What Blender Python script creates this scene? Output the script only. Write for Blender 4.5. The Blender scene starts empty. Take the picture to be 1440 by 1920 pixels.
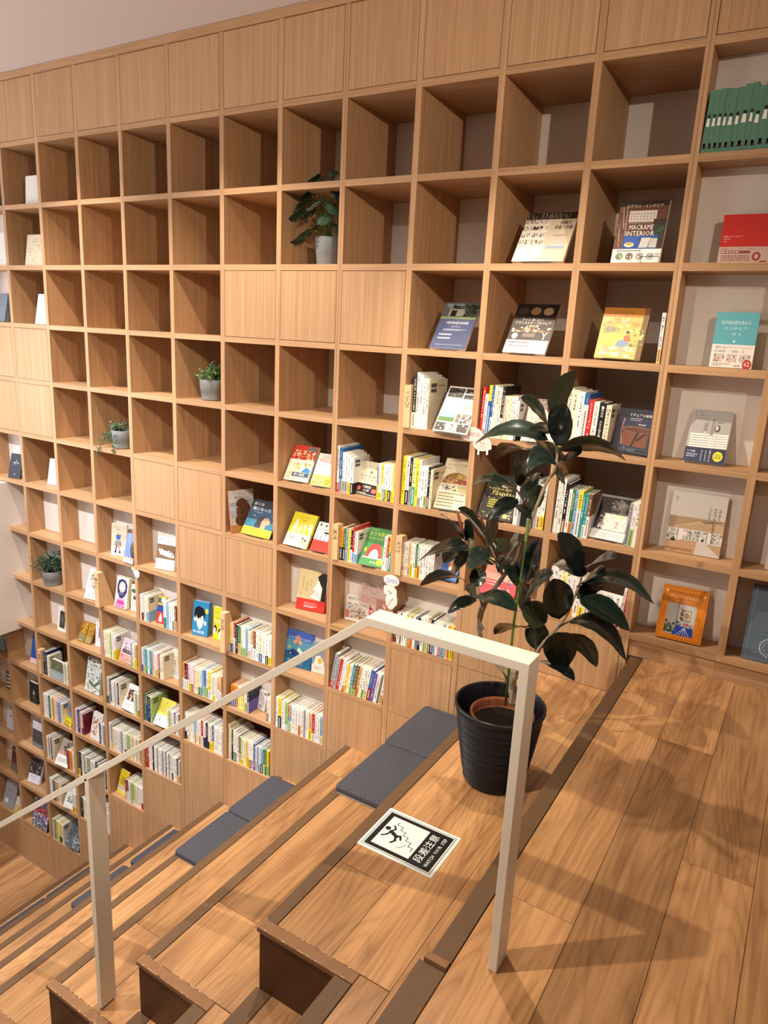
import bpy, math, random
from mathutils import Vector, Matrix, Euler

sc = bpy.context.scene
S = 0.4                      # one shelf module = 0.40 m
Z0 = 12.58                   # lower floor level in modules
def W(x, y, z): return Vector((x*S, y*S, (z+Z0)*S))

# ------------------------------------------------------------------ camera
cam = bpy.data.cameras.new('camera'); co = bpy.data.objects.new('camera', cam)
sc.collection.objects.link(co); sc.camera = co
Rm = ((0.85062041, 0.52342865, 0.04967268), (0.16953018, -0.18361491, -0.96826912), (-0.49769915, 0.83205049, -0.24492354))
co.matrix_world = Matrix(((Rm[0][0], -Rm[1][0], -Rm[2][0], 0), (Rm[0][1], -Rm[1][1], -Rm[2][1], 0), (Rm[0][2], -Rm[1][2], -Rm[2][2], 0), (0, 0, 0, 1)))
co.location = W(1.43410494, -7.69531674, -0.74934856)
cam.sensor_fit = 'VERTICAL'; cam.sensor_height = 24; cam.lens = 24*1340.3236/1920; cam.clip_start = 0.02; cam.clip_end = 60

# ------------------------------------------------------------------ world, exposure, lights
wd = bpy.data.worlds.new('world'); sc.world = wd; wd.use_nodes = True
wd.node_tree.nodes['Background'].inputs[0].default_value = (1, .93, .87, 1)
wd.node_tree.nodes['Background'].inputs[1].default_value = 0.3
sc.view_settings.view_transform = 'Standard'; sc.view_settings.look = 'None'
sc.view_settings.exposure = -0.12; sc.view_settings.gamma = 1; sc.view_settings.use_curve_mapping = False

def spot(loc, target, power, col, size=75, blend=.5, rad=.02):
    l = bpy.data.lights.new('spot', 'SPOT'); l.energy = power; l.color = col; l.spot_size = math.radians(size)
    l.spot_blend = blend; l.shadow_soft_size = rad
    o = bpy.data.objects.new('ceiling_spot', l); sc.collection.objects.link(o)
    o.location = W(*loc); d = W(*target) - o.location; o.rotation_euler = d.to_track_quat('-Z', 'Y').to_euler()
WARM = (1, .87, .70); MID = (1, .91, .79); COOL = (.87, .90, 1)
spot((4.25, -7.35, 2.45), (-6.2, 0, -1.2), 265, WARM, 72, .8)
spot((-2.1, -6.7, 2.6), (-.6, -2.2, -4.3), 195, WARM, 80, .7)
spot((-2.4, -2.0, 2.7), (-.6, -1.9, -4.1), 170, WARM, 95, .6)
spot((-5.6, -2.0, 2.7), (-5.2, -.8, -5.0), 165, WARM, 100, .8)
spot((-8.8, -2.0, 2.7), (-8.8, -.8, -6.0), 200, MID, 100, .8)
spot((-2.1, -6.7, 2.6), (-4.5, 0, -4.6), 125, MID, 75, .7)
spot((-5.5, -6.5, 2.6), (-6.5, -1.0, -9), 340, MID, 80, .8)
spot((-10.5, -6.5, 2.6), (-11, -.6, -8), 640, COOL, 85, .8)
def area(loc, target, power, col, sx, sy):
    l = bpy.data.lights.new('panel', 'AREA'); l.energy = power; l.color = col; l.shape = 'RECTANGLE'; l.size = sx*S; l.size_y = sy*S  # rectangular fill light, added without a fixture
    o = bpy.data.objects.new('fill_light', l); sc.collection.objects.link(o)
    o.location = W(*loc); d = W(*target) - o.location; o.rotation_euler = d.to_track_quat('-Z', 'Y').to_euler()
area((-3, -9.0, 2.8), (-4, -3, -6), 13, (1, .92, .84), 12, 3)  # added soft ambient fill under the ceiling
area((-15.5, -6, -2), (-9, -1, -3), 95, COOL, 4, 8)  # cool fill added from the left side
area((-9, -9, -2), (-8, -3, 3), 42, (1, .93, .9), 6, 3)  # added upward fill to brighten the ceiling, no lamp hangs here

# ------------------------------------------------------------------ colours and materials
def lin(c):
    return c/12.92 if c <= .04045 else ((c+.055)/1.055)**2.4
def hx(h):
    h = h.lstrip('#')
    if len(h) == 3: h = ''.join(a*2 for a in h)
    return tuple(lin(int(h[i:i+2], 16)/255) for i in (0, 2, 4)) + (1,)
MATS = {}
def newmat(name):
    m = bpy.data.materials.new(name); m.use_nodes = True; MATS[name] = m
    return m, m.node_tree, m.node_tree.nodes['Principled BSDF']
def plain(name, col, rough=.6, spec=.3, metal=0, noise=0, nscale=40, bump=0):
    m, t, b = newmat(name)
    b.inputs['Base Color'].default_value = hx(col); b.inputs['Roughness'].default_value = rough
    b.inputs['Specular IOR Level'].default_value = spec; b.inputs['Metallic'].default_value = metal
    if noise or bump:
        tc = t.nodes.new('ShaderNodeTexCoord'); n = t.nodes.new('ShaderNodeTexNoise'); n.inputs['Scale'].default_value = nscale; n.inputs['Detail'].default_value = 6
        t.links.new(tc.outputs['Object'], n.inputs['Vector'])
        if noise:
            mx = t.nodes.new('ShaderNodeMix'); mx.data_type = 'RGBA'; c = hx(col)
            mx.inputs['A'].default_value = tuple(v*(1-noise) for v in c[:3])+(1,); mx.inputs['B'].default_value = tuple(min(1, v*(1+noise)) for v in c[:3])+(1,)
            t.links.new(n.outputs['Fac'], mx.inputs['Factor']); t.links.new(mx.outputs['Result'], b.inputs['Base Color'])
        if bump:
            bp = t.nodes.new('ShaderNodeBump'); bp.inputs['Strength'].default_value = bump; bp.inputs['Distance'].default_value = .002
            t.links.new(n.outputs['Fac'], bp.inputs['Height']); t.links.new(bp.outputs['Normal'], b.inputs['Normal'])
    return m
def wood(name, axis, dark, light, rough=.45, fine=420, long=3.0, cathedral=False, vary=.10, spec=.35):
    m, t, b = newmat(name); N = t.nodes.new; L = t.links.new
    tc = N('ShaderNodeTexCoord'); oi = N('ShaderNodeObjectInfo')
    sc_ = N('ShaderNodeVectorMath'); sc_.operation = 'SCALE'; sc_.inputs['Scale'].default_value = 37.0
    cx = N('ShaderNodeCombineXYZ')
    for k in range(3): L(oi.outputs['Random'], cx.inputs[k])
    L(cx.outputs[0], sc_.inputs[0])
    ad = N('ShaderNodeVectorMath'); L(tc.outputs['Object'], ad.inputs[0]); L(sc_.outputs[0], ad.inputs[1])
    def mapped(across, along):
        mp = N('ShaderNodeMapping'); v = [across]*3; v['xyz'.index(axis)] = along; mp.inputs['Scale'].default_value = v
        L(ad.outputs[0], mp.inputs['Vector']); return mp
    n1 = N('ShaderNodeTexNoise'); n1.inputs['Scale'].default_value = 1; n1.inputs['Detail'].default_value = 4; L(mapped(fine, long).outputs[0], n1.inputs['Vector'])
    n2 = N('ShaderNodeTexNoise'); n2.inputs['Scale'].default_value = 1; n2.inputs['Detail'].default_value = 3; L(mapped(fine*.16, long*.35).outputs[0], n2.inputs['Vector'])
    mul = N('ShaderNodeMath'); mul.operation = 'MULTIPLY_ADD'; mul.inputs[1].default_value = .65; L(n1.outputs['Fac'], mul.inputs[0])
    h = N('ShaderNodeMath'); h.operation = 'MULTIPLY'; h.inputs[1].default_value = .35; L(n2.outputs['Fac'], h.inputs[0]); L(h.outputs[0], mul.inputs[2])
    fac = mul.outputs[0]
    if cathedral:
        n3 = N('ShaderNodeTexNoise'); n3.inputs['Scale'].default_value = 1; n3.inputs['Detail'].default_value = 2.5; n3.inputs['Distortion'].default_value = .25
        L(mapped(4.2, .55).outputs[0], n3.inputs['Vector'])
        k = N('ShaderNodeMath'); k.operation = 'MULTIPLY'; k.inputs[1].default_value = 60; L(n3.outputs['Fac'], k.inputs[0])
        fr = N('ShaderNodeMath'); fr.operation = 'PINGPONG'; fr.inputs[1].default_value = 1; L(k.outputs[0], fr.inputs[0])
        pw = N('ShaderNodeMath'); pw.operation = 'POWER'; pw.inputs[1].default_value = .35; L(fr.outputs[0], pw.inputs[0])
        n4 = N('ShaderNodeTexNoise'); n4.inputs['Scale'].default_value = 1; n4.inputs['Detail'].default_value = 3; L(mapped(11, 1.8).outputs[0], n4.inputs['Vector'])
        s1 = N('ShaderNodeMath'); s1.operation = 'MULTIPLY'; s1.inputs[1].default_value = .115; L(pw.outputs[0], s1.inputs[0])
        s2 = N('ShaderNodeMath'); s2.operation = 'MULTIPLY_ADD'; s2.inputs[1].default_value = .52; L(n4.outputs['Fac'], s2.inputs[0]); L(s1.outputs[0], s2.inputs[2])
        s3 = N('ShaderNodeMath'); s3.operation = 'MULTIPLY_ADD'; s3.inputs[1].default_value = .43; L(fac, s3.inputs[0]); L(s2.outputs[0], s3.inputs[2])
        fac = s3.outputs[0]
    rp = N('ShaderNodeValToRGB'); rp.color_ramp.elements[0].position = .34; rp.color_ramp.elements[0].color = hx(dark)
    rp.color_ramp.elements[1].position = .66; rp.color_ramp.elements[1].color = hx(light); L(fac, rp.inputs[0])
    hv = N('ShaderNodeHueSaturation'); mr = N('ShaderNodeMapRange'); mr.inputs['To Min'].default_value = 1-vary; mr.inputs['To Max'].default_value = 1+vary
    L(oi.outputs['Random'], mr.inputs['Value']); L(mr.outputs[0], hv.inputs['Value']); L(rp.outputs[0], hv.inputs['Color'])
    L(hv.outputs[0], b.inputs['Base Color']); b.inputs['Roughness'].default_value = rough; b.inputs['Specular IOR Level'].default_value = spec
    bp = N('ShaderNodeBump'); bp.inputs['Strength'].default_value = .12; bp.inputs['Distance'].default_value = .001; L(n1.outputs['Fac'], bp.inputs['Height']); L(bp.outputs[0], b.inputs['Normal'])
    return m
OAKZ = wood('oak_upright', 'z', '#a57c54', '#c8a078', .5, fine=420, long=3)
OAKX = wood('oak_shelf', 'x', '#a57c54', '#c8a078', .5, fine=420, long=3)
OAKD = wood('oak_door', 'z', '#a57c54', '#c8a179', .5, fine=420, long=2.2, vary=.035)
CHERRY = wood('cherry_plank', 'y', '#70482b', '#c29363', .34, fine=120, long=2.0, cathedral=True, vary=.2, spec=.4)
PALE = wood('pale_wood', 'z', '#cfa476', '#e6c294', .5)
NOSE = plain('brown_nosing', '#664c34', .5, .3, noise=.18, nscale=30, bump=.1)
RISER = plain('brown_paint', '#53351f', .45, .35, noise=.08, nscale=12)
CAPB = plain('worn_brown_edge', '#8a6444', .5, .3, noise=.25, nscale=60, bump=.2)
CHIP = plain('bare_wood_chip', '#d9b488', .7)
PAINT = plain('white_wall_paint', '#d9cfc6', .8, .2, noise=.03, nscale=60, bump=.05)
CEIL = plain('ceiling_paint', '#ddd5d0', .9, .1)
STEEL = plain('cream_painted_steel', '#e9e2d2', .38, .4, noise=.03, nscale=25)
FELT = plain('grey_felt', '#4b4b51', .95, .1, noise=.75, nscale=170, bump=.5)
FELTW = plain('white_backing', '#d8d2cc', .9)
BLACKPOT = plain('black_pot', '#15151a', .38, .45)
TERRA = plain('terracotta', '#7c452b', .6, .3, noise=.1)
SOIL = plain('soil', '#1c1512', .95, .1, noise=.6, nscale=160, bump=1)
GREYPOT = plain('grey_pot', '#7f8384', .7, .3, noise=.08, nscale=30)
BARK = plain('bark', '#9c8c78', .85, .15, noise=.5, nscale=70, bump=1)
GREENSTEM = plain('green_stake', '#55742c', .4, .4)
TWIG = plain('twig', '#4a3626', .7)
PAGES = plain('paper_pages', '#e6dfcd', .85, .1)
WIRE = plain('black_wire', '#0a0a0a', .4)
m, t, b = newmat('acrylic'); ACR = m
b.inputs['Base Color'].default_value = (.95, .97, 1, 1); b.inputs['Transmission Weight'].default_value = 1; b.inputs['Roughness'].default_value = .03; b.inputs['IOR'].default_value = 1.3
m, t, b = newmat('print'); PRINT = m
at = t.nodes.new('ShaderNodeAttribute'); at.attribute_name = 'Col'; t.links.new(at.outputs['Color'], b.inputs['Base Color'])
b.inputs['Roughness'].default_value = .42; b.inputs['Specular IOR Level'].default_value = .35
m, t, b = newmat('ficus_leaf'); LEAF = m
at = t.nodes.new('ShaderNodeAttribute'); at.attribute_name = 'Col'; ge = t.nodes.new('ShaderNodeNewGeometry'); mx = t.nodes.new('ShaderNodeMix'); mx.data_type = 'RGBA'
mx.inputs['B'].default_value = hx('#2c3320'); t.links.new(ge.outputs['Backfacing'], mx.inputs['Factor']); t.links.new(at.outputs['Color'], mx.inputs['A']); t.links.new(mx.outputs['Result'], b.inputs['Base Color'])
b.inputs['Roughness'].default_value = .22; b.inputs['Specular IOR Level'].default_value = .55
m, t, b = newmat('small_leaf'); LEAF2 = m
at = t.nodes.new('ShaderNodeAttribute'); at.attribute_name = 'Col'; t.links.new(at.outputs['Color'], b.inputs['Base Color']); b.inputs['Roughness'].default_value = .5

# ------------------------------------------------------------------ builders
def link(o, parent=None):
    sc.collection.objects.link(o)
    if parent is not None: o.parent = parent
    return o
def tag(o, label=None, cat=None, group=None, kind=None):
    if label: o['label'] = label
    if cat: o['category'] = cat
    if group: o['group'] = group
    if kind: o['kind'] = kind
    return o
def empty(name, p, label=None, cat=None, group=None, kind=None, rot=(0, 0, 0)):
    o = bpy.data.objects.new(name, None); o.empty_display_size = .05; o.location = W(*p); o.rotation_euler = rot
    return tag(link(o), label, cat, group, kind)
def mesh(name, V, F, mats, fm=None, smooth=False, cols=None):
    me = bpy.data.meshes.new(name); me.from_pydata(V, [], F)
    for m_ in (mats if isinstance(mats, (list, tuple)) else [mats]): me.materials.append(m_)
    if fm: me.polygons.foreach_set('material_index', fm)
    if smooth: me.polygons.foreach_set('use_smooth', [True]*len(me.polygons))
    if cols is not None:
        a = me.color_attributes.new('Col', 'FLOAT_COLOR', 'CORNER'); buf = []
        for p, c in zip(me.polygons, cols): buf.extend(list(c)*p.loop_total)
        a.data.foreach_set('color', buf)
    return me
BOXF = [(0, 3, 2, 1), (4, 5, 6, 7), (0, 1, 5, 4), (1, 2, 6, 5), (2, 3, 7, 6), (3, 0, 4, 7)]
def bv(x0, x1, y0, y1, z0, z1):
    return [(x0, y0, z0), (x1, y0, z0), (x1, y1, z0), (x0, y1, z0), (x0, y0, z1), (x1, y0, z1), (x1, y1, z1), (x0, y1, z1)]
CACHE = {}
def place(name, me, c, parent):
    o = bpy.data.objects.new(name, me); o.location = c - parent.location if parent is not None else c
    return link(o, parent)
def box(name, x0, x1, y0, y1, z0, z1, mat, parent=None):
    "box in module units; mesh in metres centred on its own origin, shared by equal boxes"
    d = tuple(round(abs(v)*S/2, 4) for v in (x1-x0, y1-y0, z1-z0)); k = d+(mat.name,)
    if k not in CACHE: CACHE[k] = mesh(name, bv(-d[0], d[0], -d[1], d[1], -d[2], d[2]), BOXF, mat)
    return place(name, CACHE[k], W((x0+x1)/2, (y0+y1)/2, (z0+z1)/2), parent)
def soft(o, w=.002, seg=2):
    b_ = o.modifiers.new('bevel', 'BEVEL'); b_.width = w; b_.segments = seg; b_.limit_method = 'ANGLE'; return o
def lathe(prof, seg=40):
    V = []; F = []
    for r, z in prof:
        for i in range(seg):
            a = 2*math.pi*i/seg; V.append((r*math.cos(a), r*math.sin(a), z))
    for j in range(len(prof)-1):
        for i in range(seg):
            k = (i+1) % seg; F.append((j*seg+i, j*seg+k, (j+1)*seg+k, (j+1)*seg+i))
    return V, F
def tube(P, R, seg=8, cap=True):
    "swept tube through points P with radii R"
    V = []; F = []; n = len(P)
    up = Vector((0.13, 0.31, 1)).normalized()
    for i, p in enumerate(P):
        d = (P[min(i+1, n-1)] - P[max(i-1, 0)]).normalized()
        a = d.cross(Vector((.3, 1, .1))).normalized(); c = d.cross(a)
        for k in range(seg):
            t_ = 2*math.pi*k/seg; V.append(tuple(p + (a*math.cos(t_)+c*math.sin(t_))*R[i]))
    for i in range(n-1):
        for k in range(seg):
            q = (k+1) % seg; F.append((i*seg+k, i*seg+q, (i+1)*seg+q, (i+1)*seg+k))
    if cap: F.append(tuple(range(seg))[::-1]); F.append(tuple(range((n-1)*seg, n*seg)))
    return V, F

# ------------------------------------------------------------------ measured layout (module units)
COL={-2: -13.05, -1: -12.03, 0: -11.024, 1: -10.008, 2: -9.005, 3: -7.998, 4: -6.988, 5: -5.982, 6: -4.98, 7: -3.994, 8: -2.995, 9: -2.002, 10: -0.997, 11: 0.01, 12: 0.962, 13: 1.95}
ROW={-12: -11.601, -11: -10.633, -10: -9.665, -9: -8.697, -8: -7.744, -7: -6.779, -6: -5.796, -5: -4.821, -4: -3.855, -3: -2.91, -2: -1.929, -1: -0.97, 0: -0.004, 1: 0.965, 2: 1.935}
FACE=[
('library', 9, 0, -1.754, 0.08, 0.581, 0.682, 36, 0),
('macrame', 10, 0, -0.676, 0.1, 0.478, 0.627, 14, 0),
('french', 9, -1, -1.775, 0.1, 0.498, 0.671, 35, 0),
('yellowroom', 10, -1, -0.733, 0.1, 0.476, 0.574, 24, 0),
('vintage', 8, -1, -2.718, 0.1, 0.468, 0.669, 36, 0),
('red', 11, 0, 0.331, 0.12, 0.57, 0.44, 4, 0),
('teal', 11, -1, 0.402, 0.14, 0.379, 0.524, 3, 0),
('cutlery', 11, -2, 0.307, 0.112, 0.382, 0.562, 25, 1),
('omotenashi', 11, -3, 0.245, 0.178, 0.535, 0.644, 6, 3),
('orange', 11, -4, 0.298, 0.059, 0.459, 0.577, 16, 2),
('slate', 12, -4, 1.144, 0.058, 0.447, 0.77, 8, 0),
('cream', 12, -3, 1.205, 0.167, 0.322, 0.346, 3, -8),
('photogrid', 8, -2, -2.515, -0.063, 0.477, 0.623, 34, -5),
('chair', 10, -2, -0.43, 0.116, 0.412, 0.48, 14, -11),
('grey magazine', 10, -3, -0.56, 0.089, 0.39, 0.539, 35, -3),
('oita', 7, -3, -3.733, 0.116, 0.384, 0.455, 26, -8),
('interiordesign', 8, -3, -2.499, 0.063, 0.396, 0.707, 36, 7),
('redtown', 6, -3, -4.905, 0.078, 0.406, 0.543, 32, 3),
('shinitaku', 6, -3, -4.426, 0.061, 0.322, 0.481, 32, 5),
('puffy', 5, -4, -5.823, 0.0, 0.42, 0.64, 9, 72),
('dogsea', 5, -4, -5.729, 0.1, 0.564, 0.568, 32, -1),
('tottehoki', 6, -4, -4.88, 0.059, 0.427, 0.511, 32, -2),
('redwhite', 6, -4, -4.423, 0.09, 0.318, 0.431, 32, 0),
('green', 7, -4, -3.545, 0.014, 0.346, 0.546, 36, 5),
('blue cat', 8, -4, -2.494, 0.193, 0.334, 0.424, 27, -3),
('pinkred', 9, -4, -1.792, 0.062, 0.454, 0.465, 36, 0),
('girl', 10, -4, -0.456, 0.083, 0.348, 0.351, 16, -8),
('plantsdark', 9, -3, -1.906, 0.064, 0.444, 0.589, 35, 0),
('townphoto', 9, -2, -1.425, 0.008, 0.392, 0.563, 36, 8),
('itsuka', 6, -5, -4.696, 0.15, 0.465, 0.599, 12, 9),
('catsea', 7, -5, -3.899, 0.269, 0.48, 0.368, 5, 7),
('brownbook', 7, -5, -3.394, 0.328, 0.275, 0.413, 3, 10),
('bluefairy', 6, -6, -4.939, 0.224, 0.479, 0.552, 10, 3),
('greydaisy', 6, -6, -4.447, 0.244, 0.239, 0.474, 3, 2),
('face blue', 4, -6, -6.807, 0.1, 0.295, 0.57, 8, 12),
('face yellow', 4, -6, -6.422, 0.192, 0.223, 0.55, 4, -1),
('stroller', 2, -5, -8.756, 0.095, 0.32, 0.563, 6, 12),
('bluepurple', 2, -5, -8.285, -0.03, 0.32, 0.5, 14, 0),
('catsleep', 3, -5, -7.602, 0.068, 0.368, 0.544, 11, 11),
('talking', 2, -6, -8.741, 0.1, 0.303, 0.552, 11, 2),
('whitegreen', 2, -6, -8.404, 0.18, 0.156, 0.472, 6, 0),
('reddog', 3, -6, -7.638, 0.076, 0.174, 0.458, 13, 7),
('night', 1, -6, -9.485, 0.029, 0.33, 0.542, 20, 8),
('framed', 0, -7, -10.606, 0.194, 0.262, 0.474, 8, -1),
('gold', 1, -7, -9.875, 0.104, 0.352, 0.384, 28, 5),
('whiteblue', 1, -7, -9.425, 0.166, 0.151, 0.469, 7, 11),
('forest', 1, -8, -9.723, 0.104, 0.438, 0.663, 10, -2),
('field', 0, -8, -10.689, 0.028, 0.413, 0.375, 8, -1),
('yellowband', 0, -9, -10.435, 0.081, 0.29, 0.46, 13, -7),
('flowers white', 1, -9, -9.577, 0.049, 0.309, 0.528, 13, -4),
('cats window', 0, -10, -10.662, -0.026, 0.358, 0.512, 30, 5),
('bw sketch', 0, -11, -10.525, 0.001, 0.272, 0.457, 27, 8),
('mountain', 0, -12, -10.596, 0.03, 0.449, 0.517, 31, -2),
('cards', 2, -8, -8.609, 0.051, 0.357, 0.466, 25, -2),
('yellow diary', 3, -8, -7.732, 0.025, 0.354, 0.471, 30, 1),
('yellow face', 2, -10, -8.919, 0.104, 0.265, 0.459, 16, -5),
('pink kimono', 2, -7, -8.604, 0.039, 0.359, 0.417, 20, -1),
('pattern', 3, -7, -7.443, 0.191, 0.232, 0.484, 7, -7),
('triangle', -1, -8, -11.558, 0.168, 0.22, 0.66, 11, 3),
('black box', -1, -9, -11.726, 0.193, 0.273, 0.454, 3, 0),
('grey boat', -1, -10, -11.633, 0.119, 0.325, 0.567, 6, 1),
('bwphoto', -1, -11, -11.869, 0.09, 0.334, 0.534, 17, 8),
('bouquet', -1, -12, -11.723, 0.021, 0.522, 0.639, 11, 0),
('grey round', -2, -12, -12.848, 0.034, 0.376, 0.571, 17, 4),
('cream floral', -2, -12, -12.437, 0.037, 0.298, 0.353, 20, -3),
('maroon', -2, -11, -12.603, 0.161, 0.296, 0.526, 9, -8),
('white lantern', -2, -10, -12.709, 0.208, 0.268, 0.462, 8, -2),
('green box', -2, -9, -12.614, 0.23, 0.142, 0.397, 3, 1),
('landscape', -2, -8, -12.647, 0.111, 0.286, 0.436, 7, 7),
('white a', 0, 1, -10.626, 0.15, 0.384, 0.466, 4, 0),
('beige', 0, 0, -10.761, 0.15, 0.498, 0.521, 9, 0),
('white b', 0, -1, -10.584, 0.15, 0.35, 0.516, 11, 0),
('black slim', -1, -4, -11.582, 0.027, 0.291, 0.469, 16, 12),
('white grey', 0, -4, -10.585, 0.176, 0.259, 0.482, 12, 8),
('dark photo', -1, 1, -11.609, 0.1, 0.336, 0.494, 5, 0),
('white c', -1, 0, -11.555, 0.1, 0.324, 0.556, 6, 0),
('slate b', -1, -1, -11.798, 0.1, 0.38, 0.5, 12, 0),
('manga', 5, -7, -5.517, 0.268, 0.182, 0.321, 10, -8)]
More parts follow.
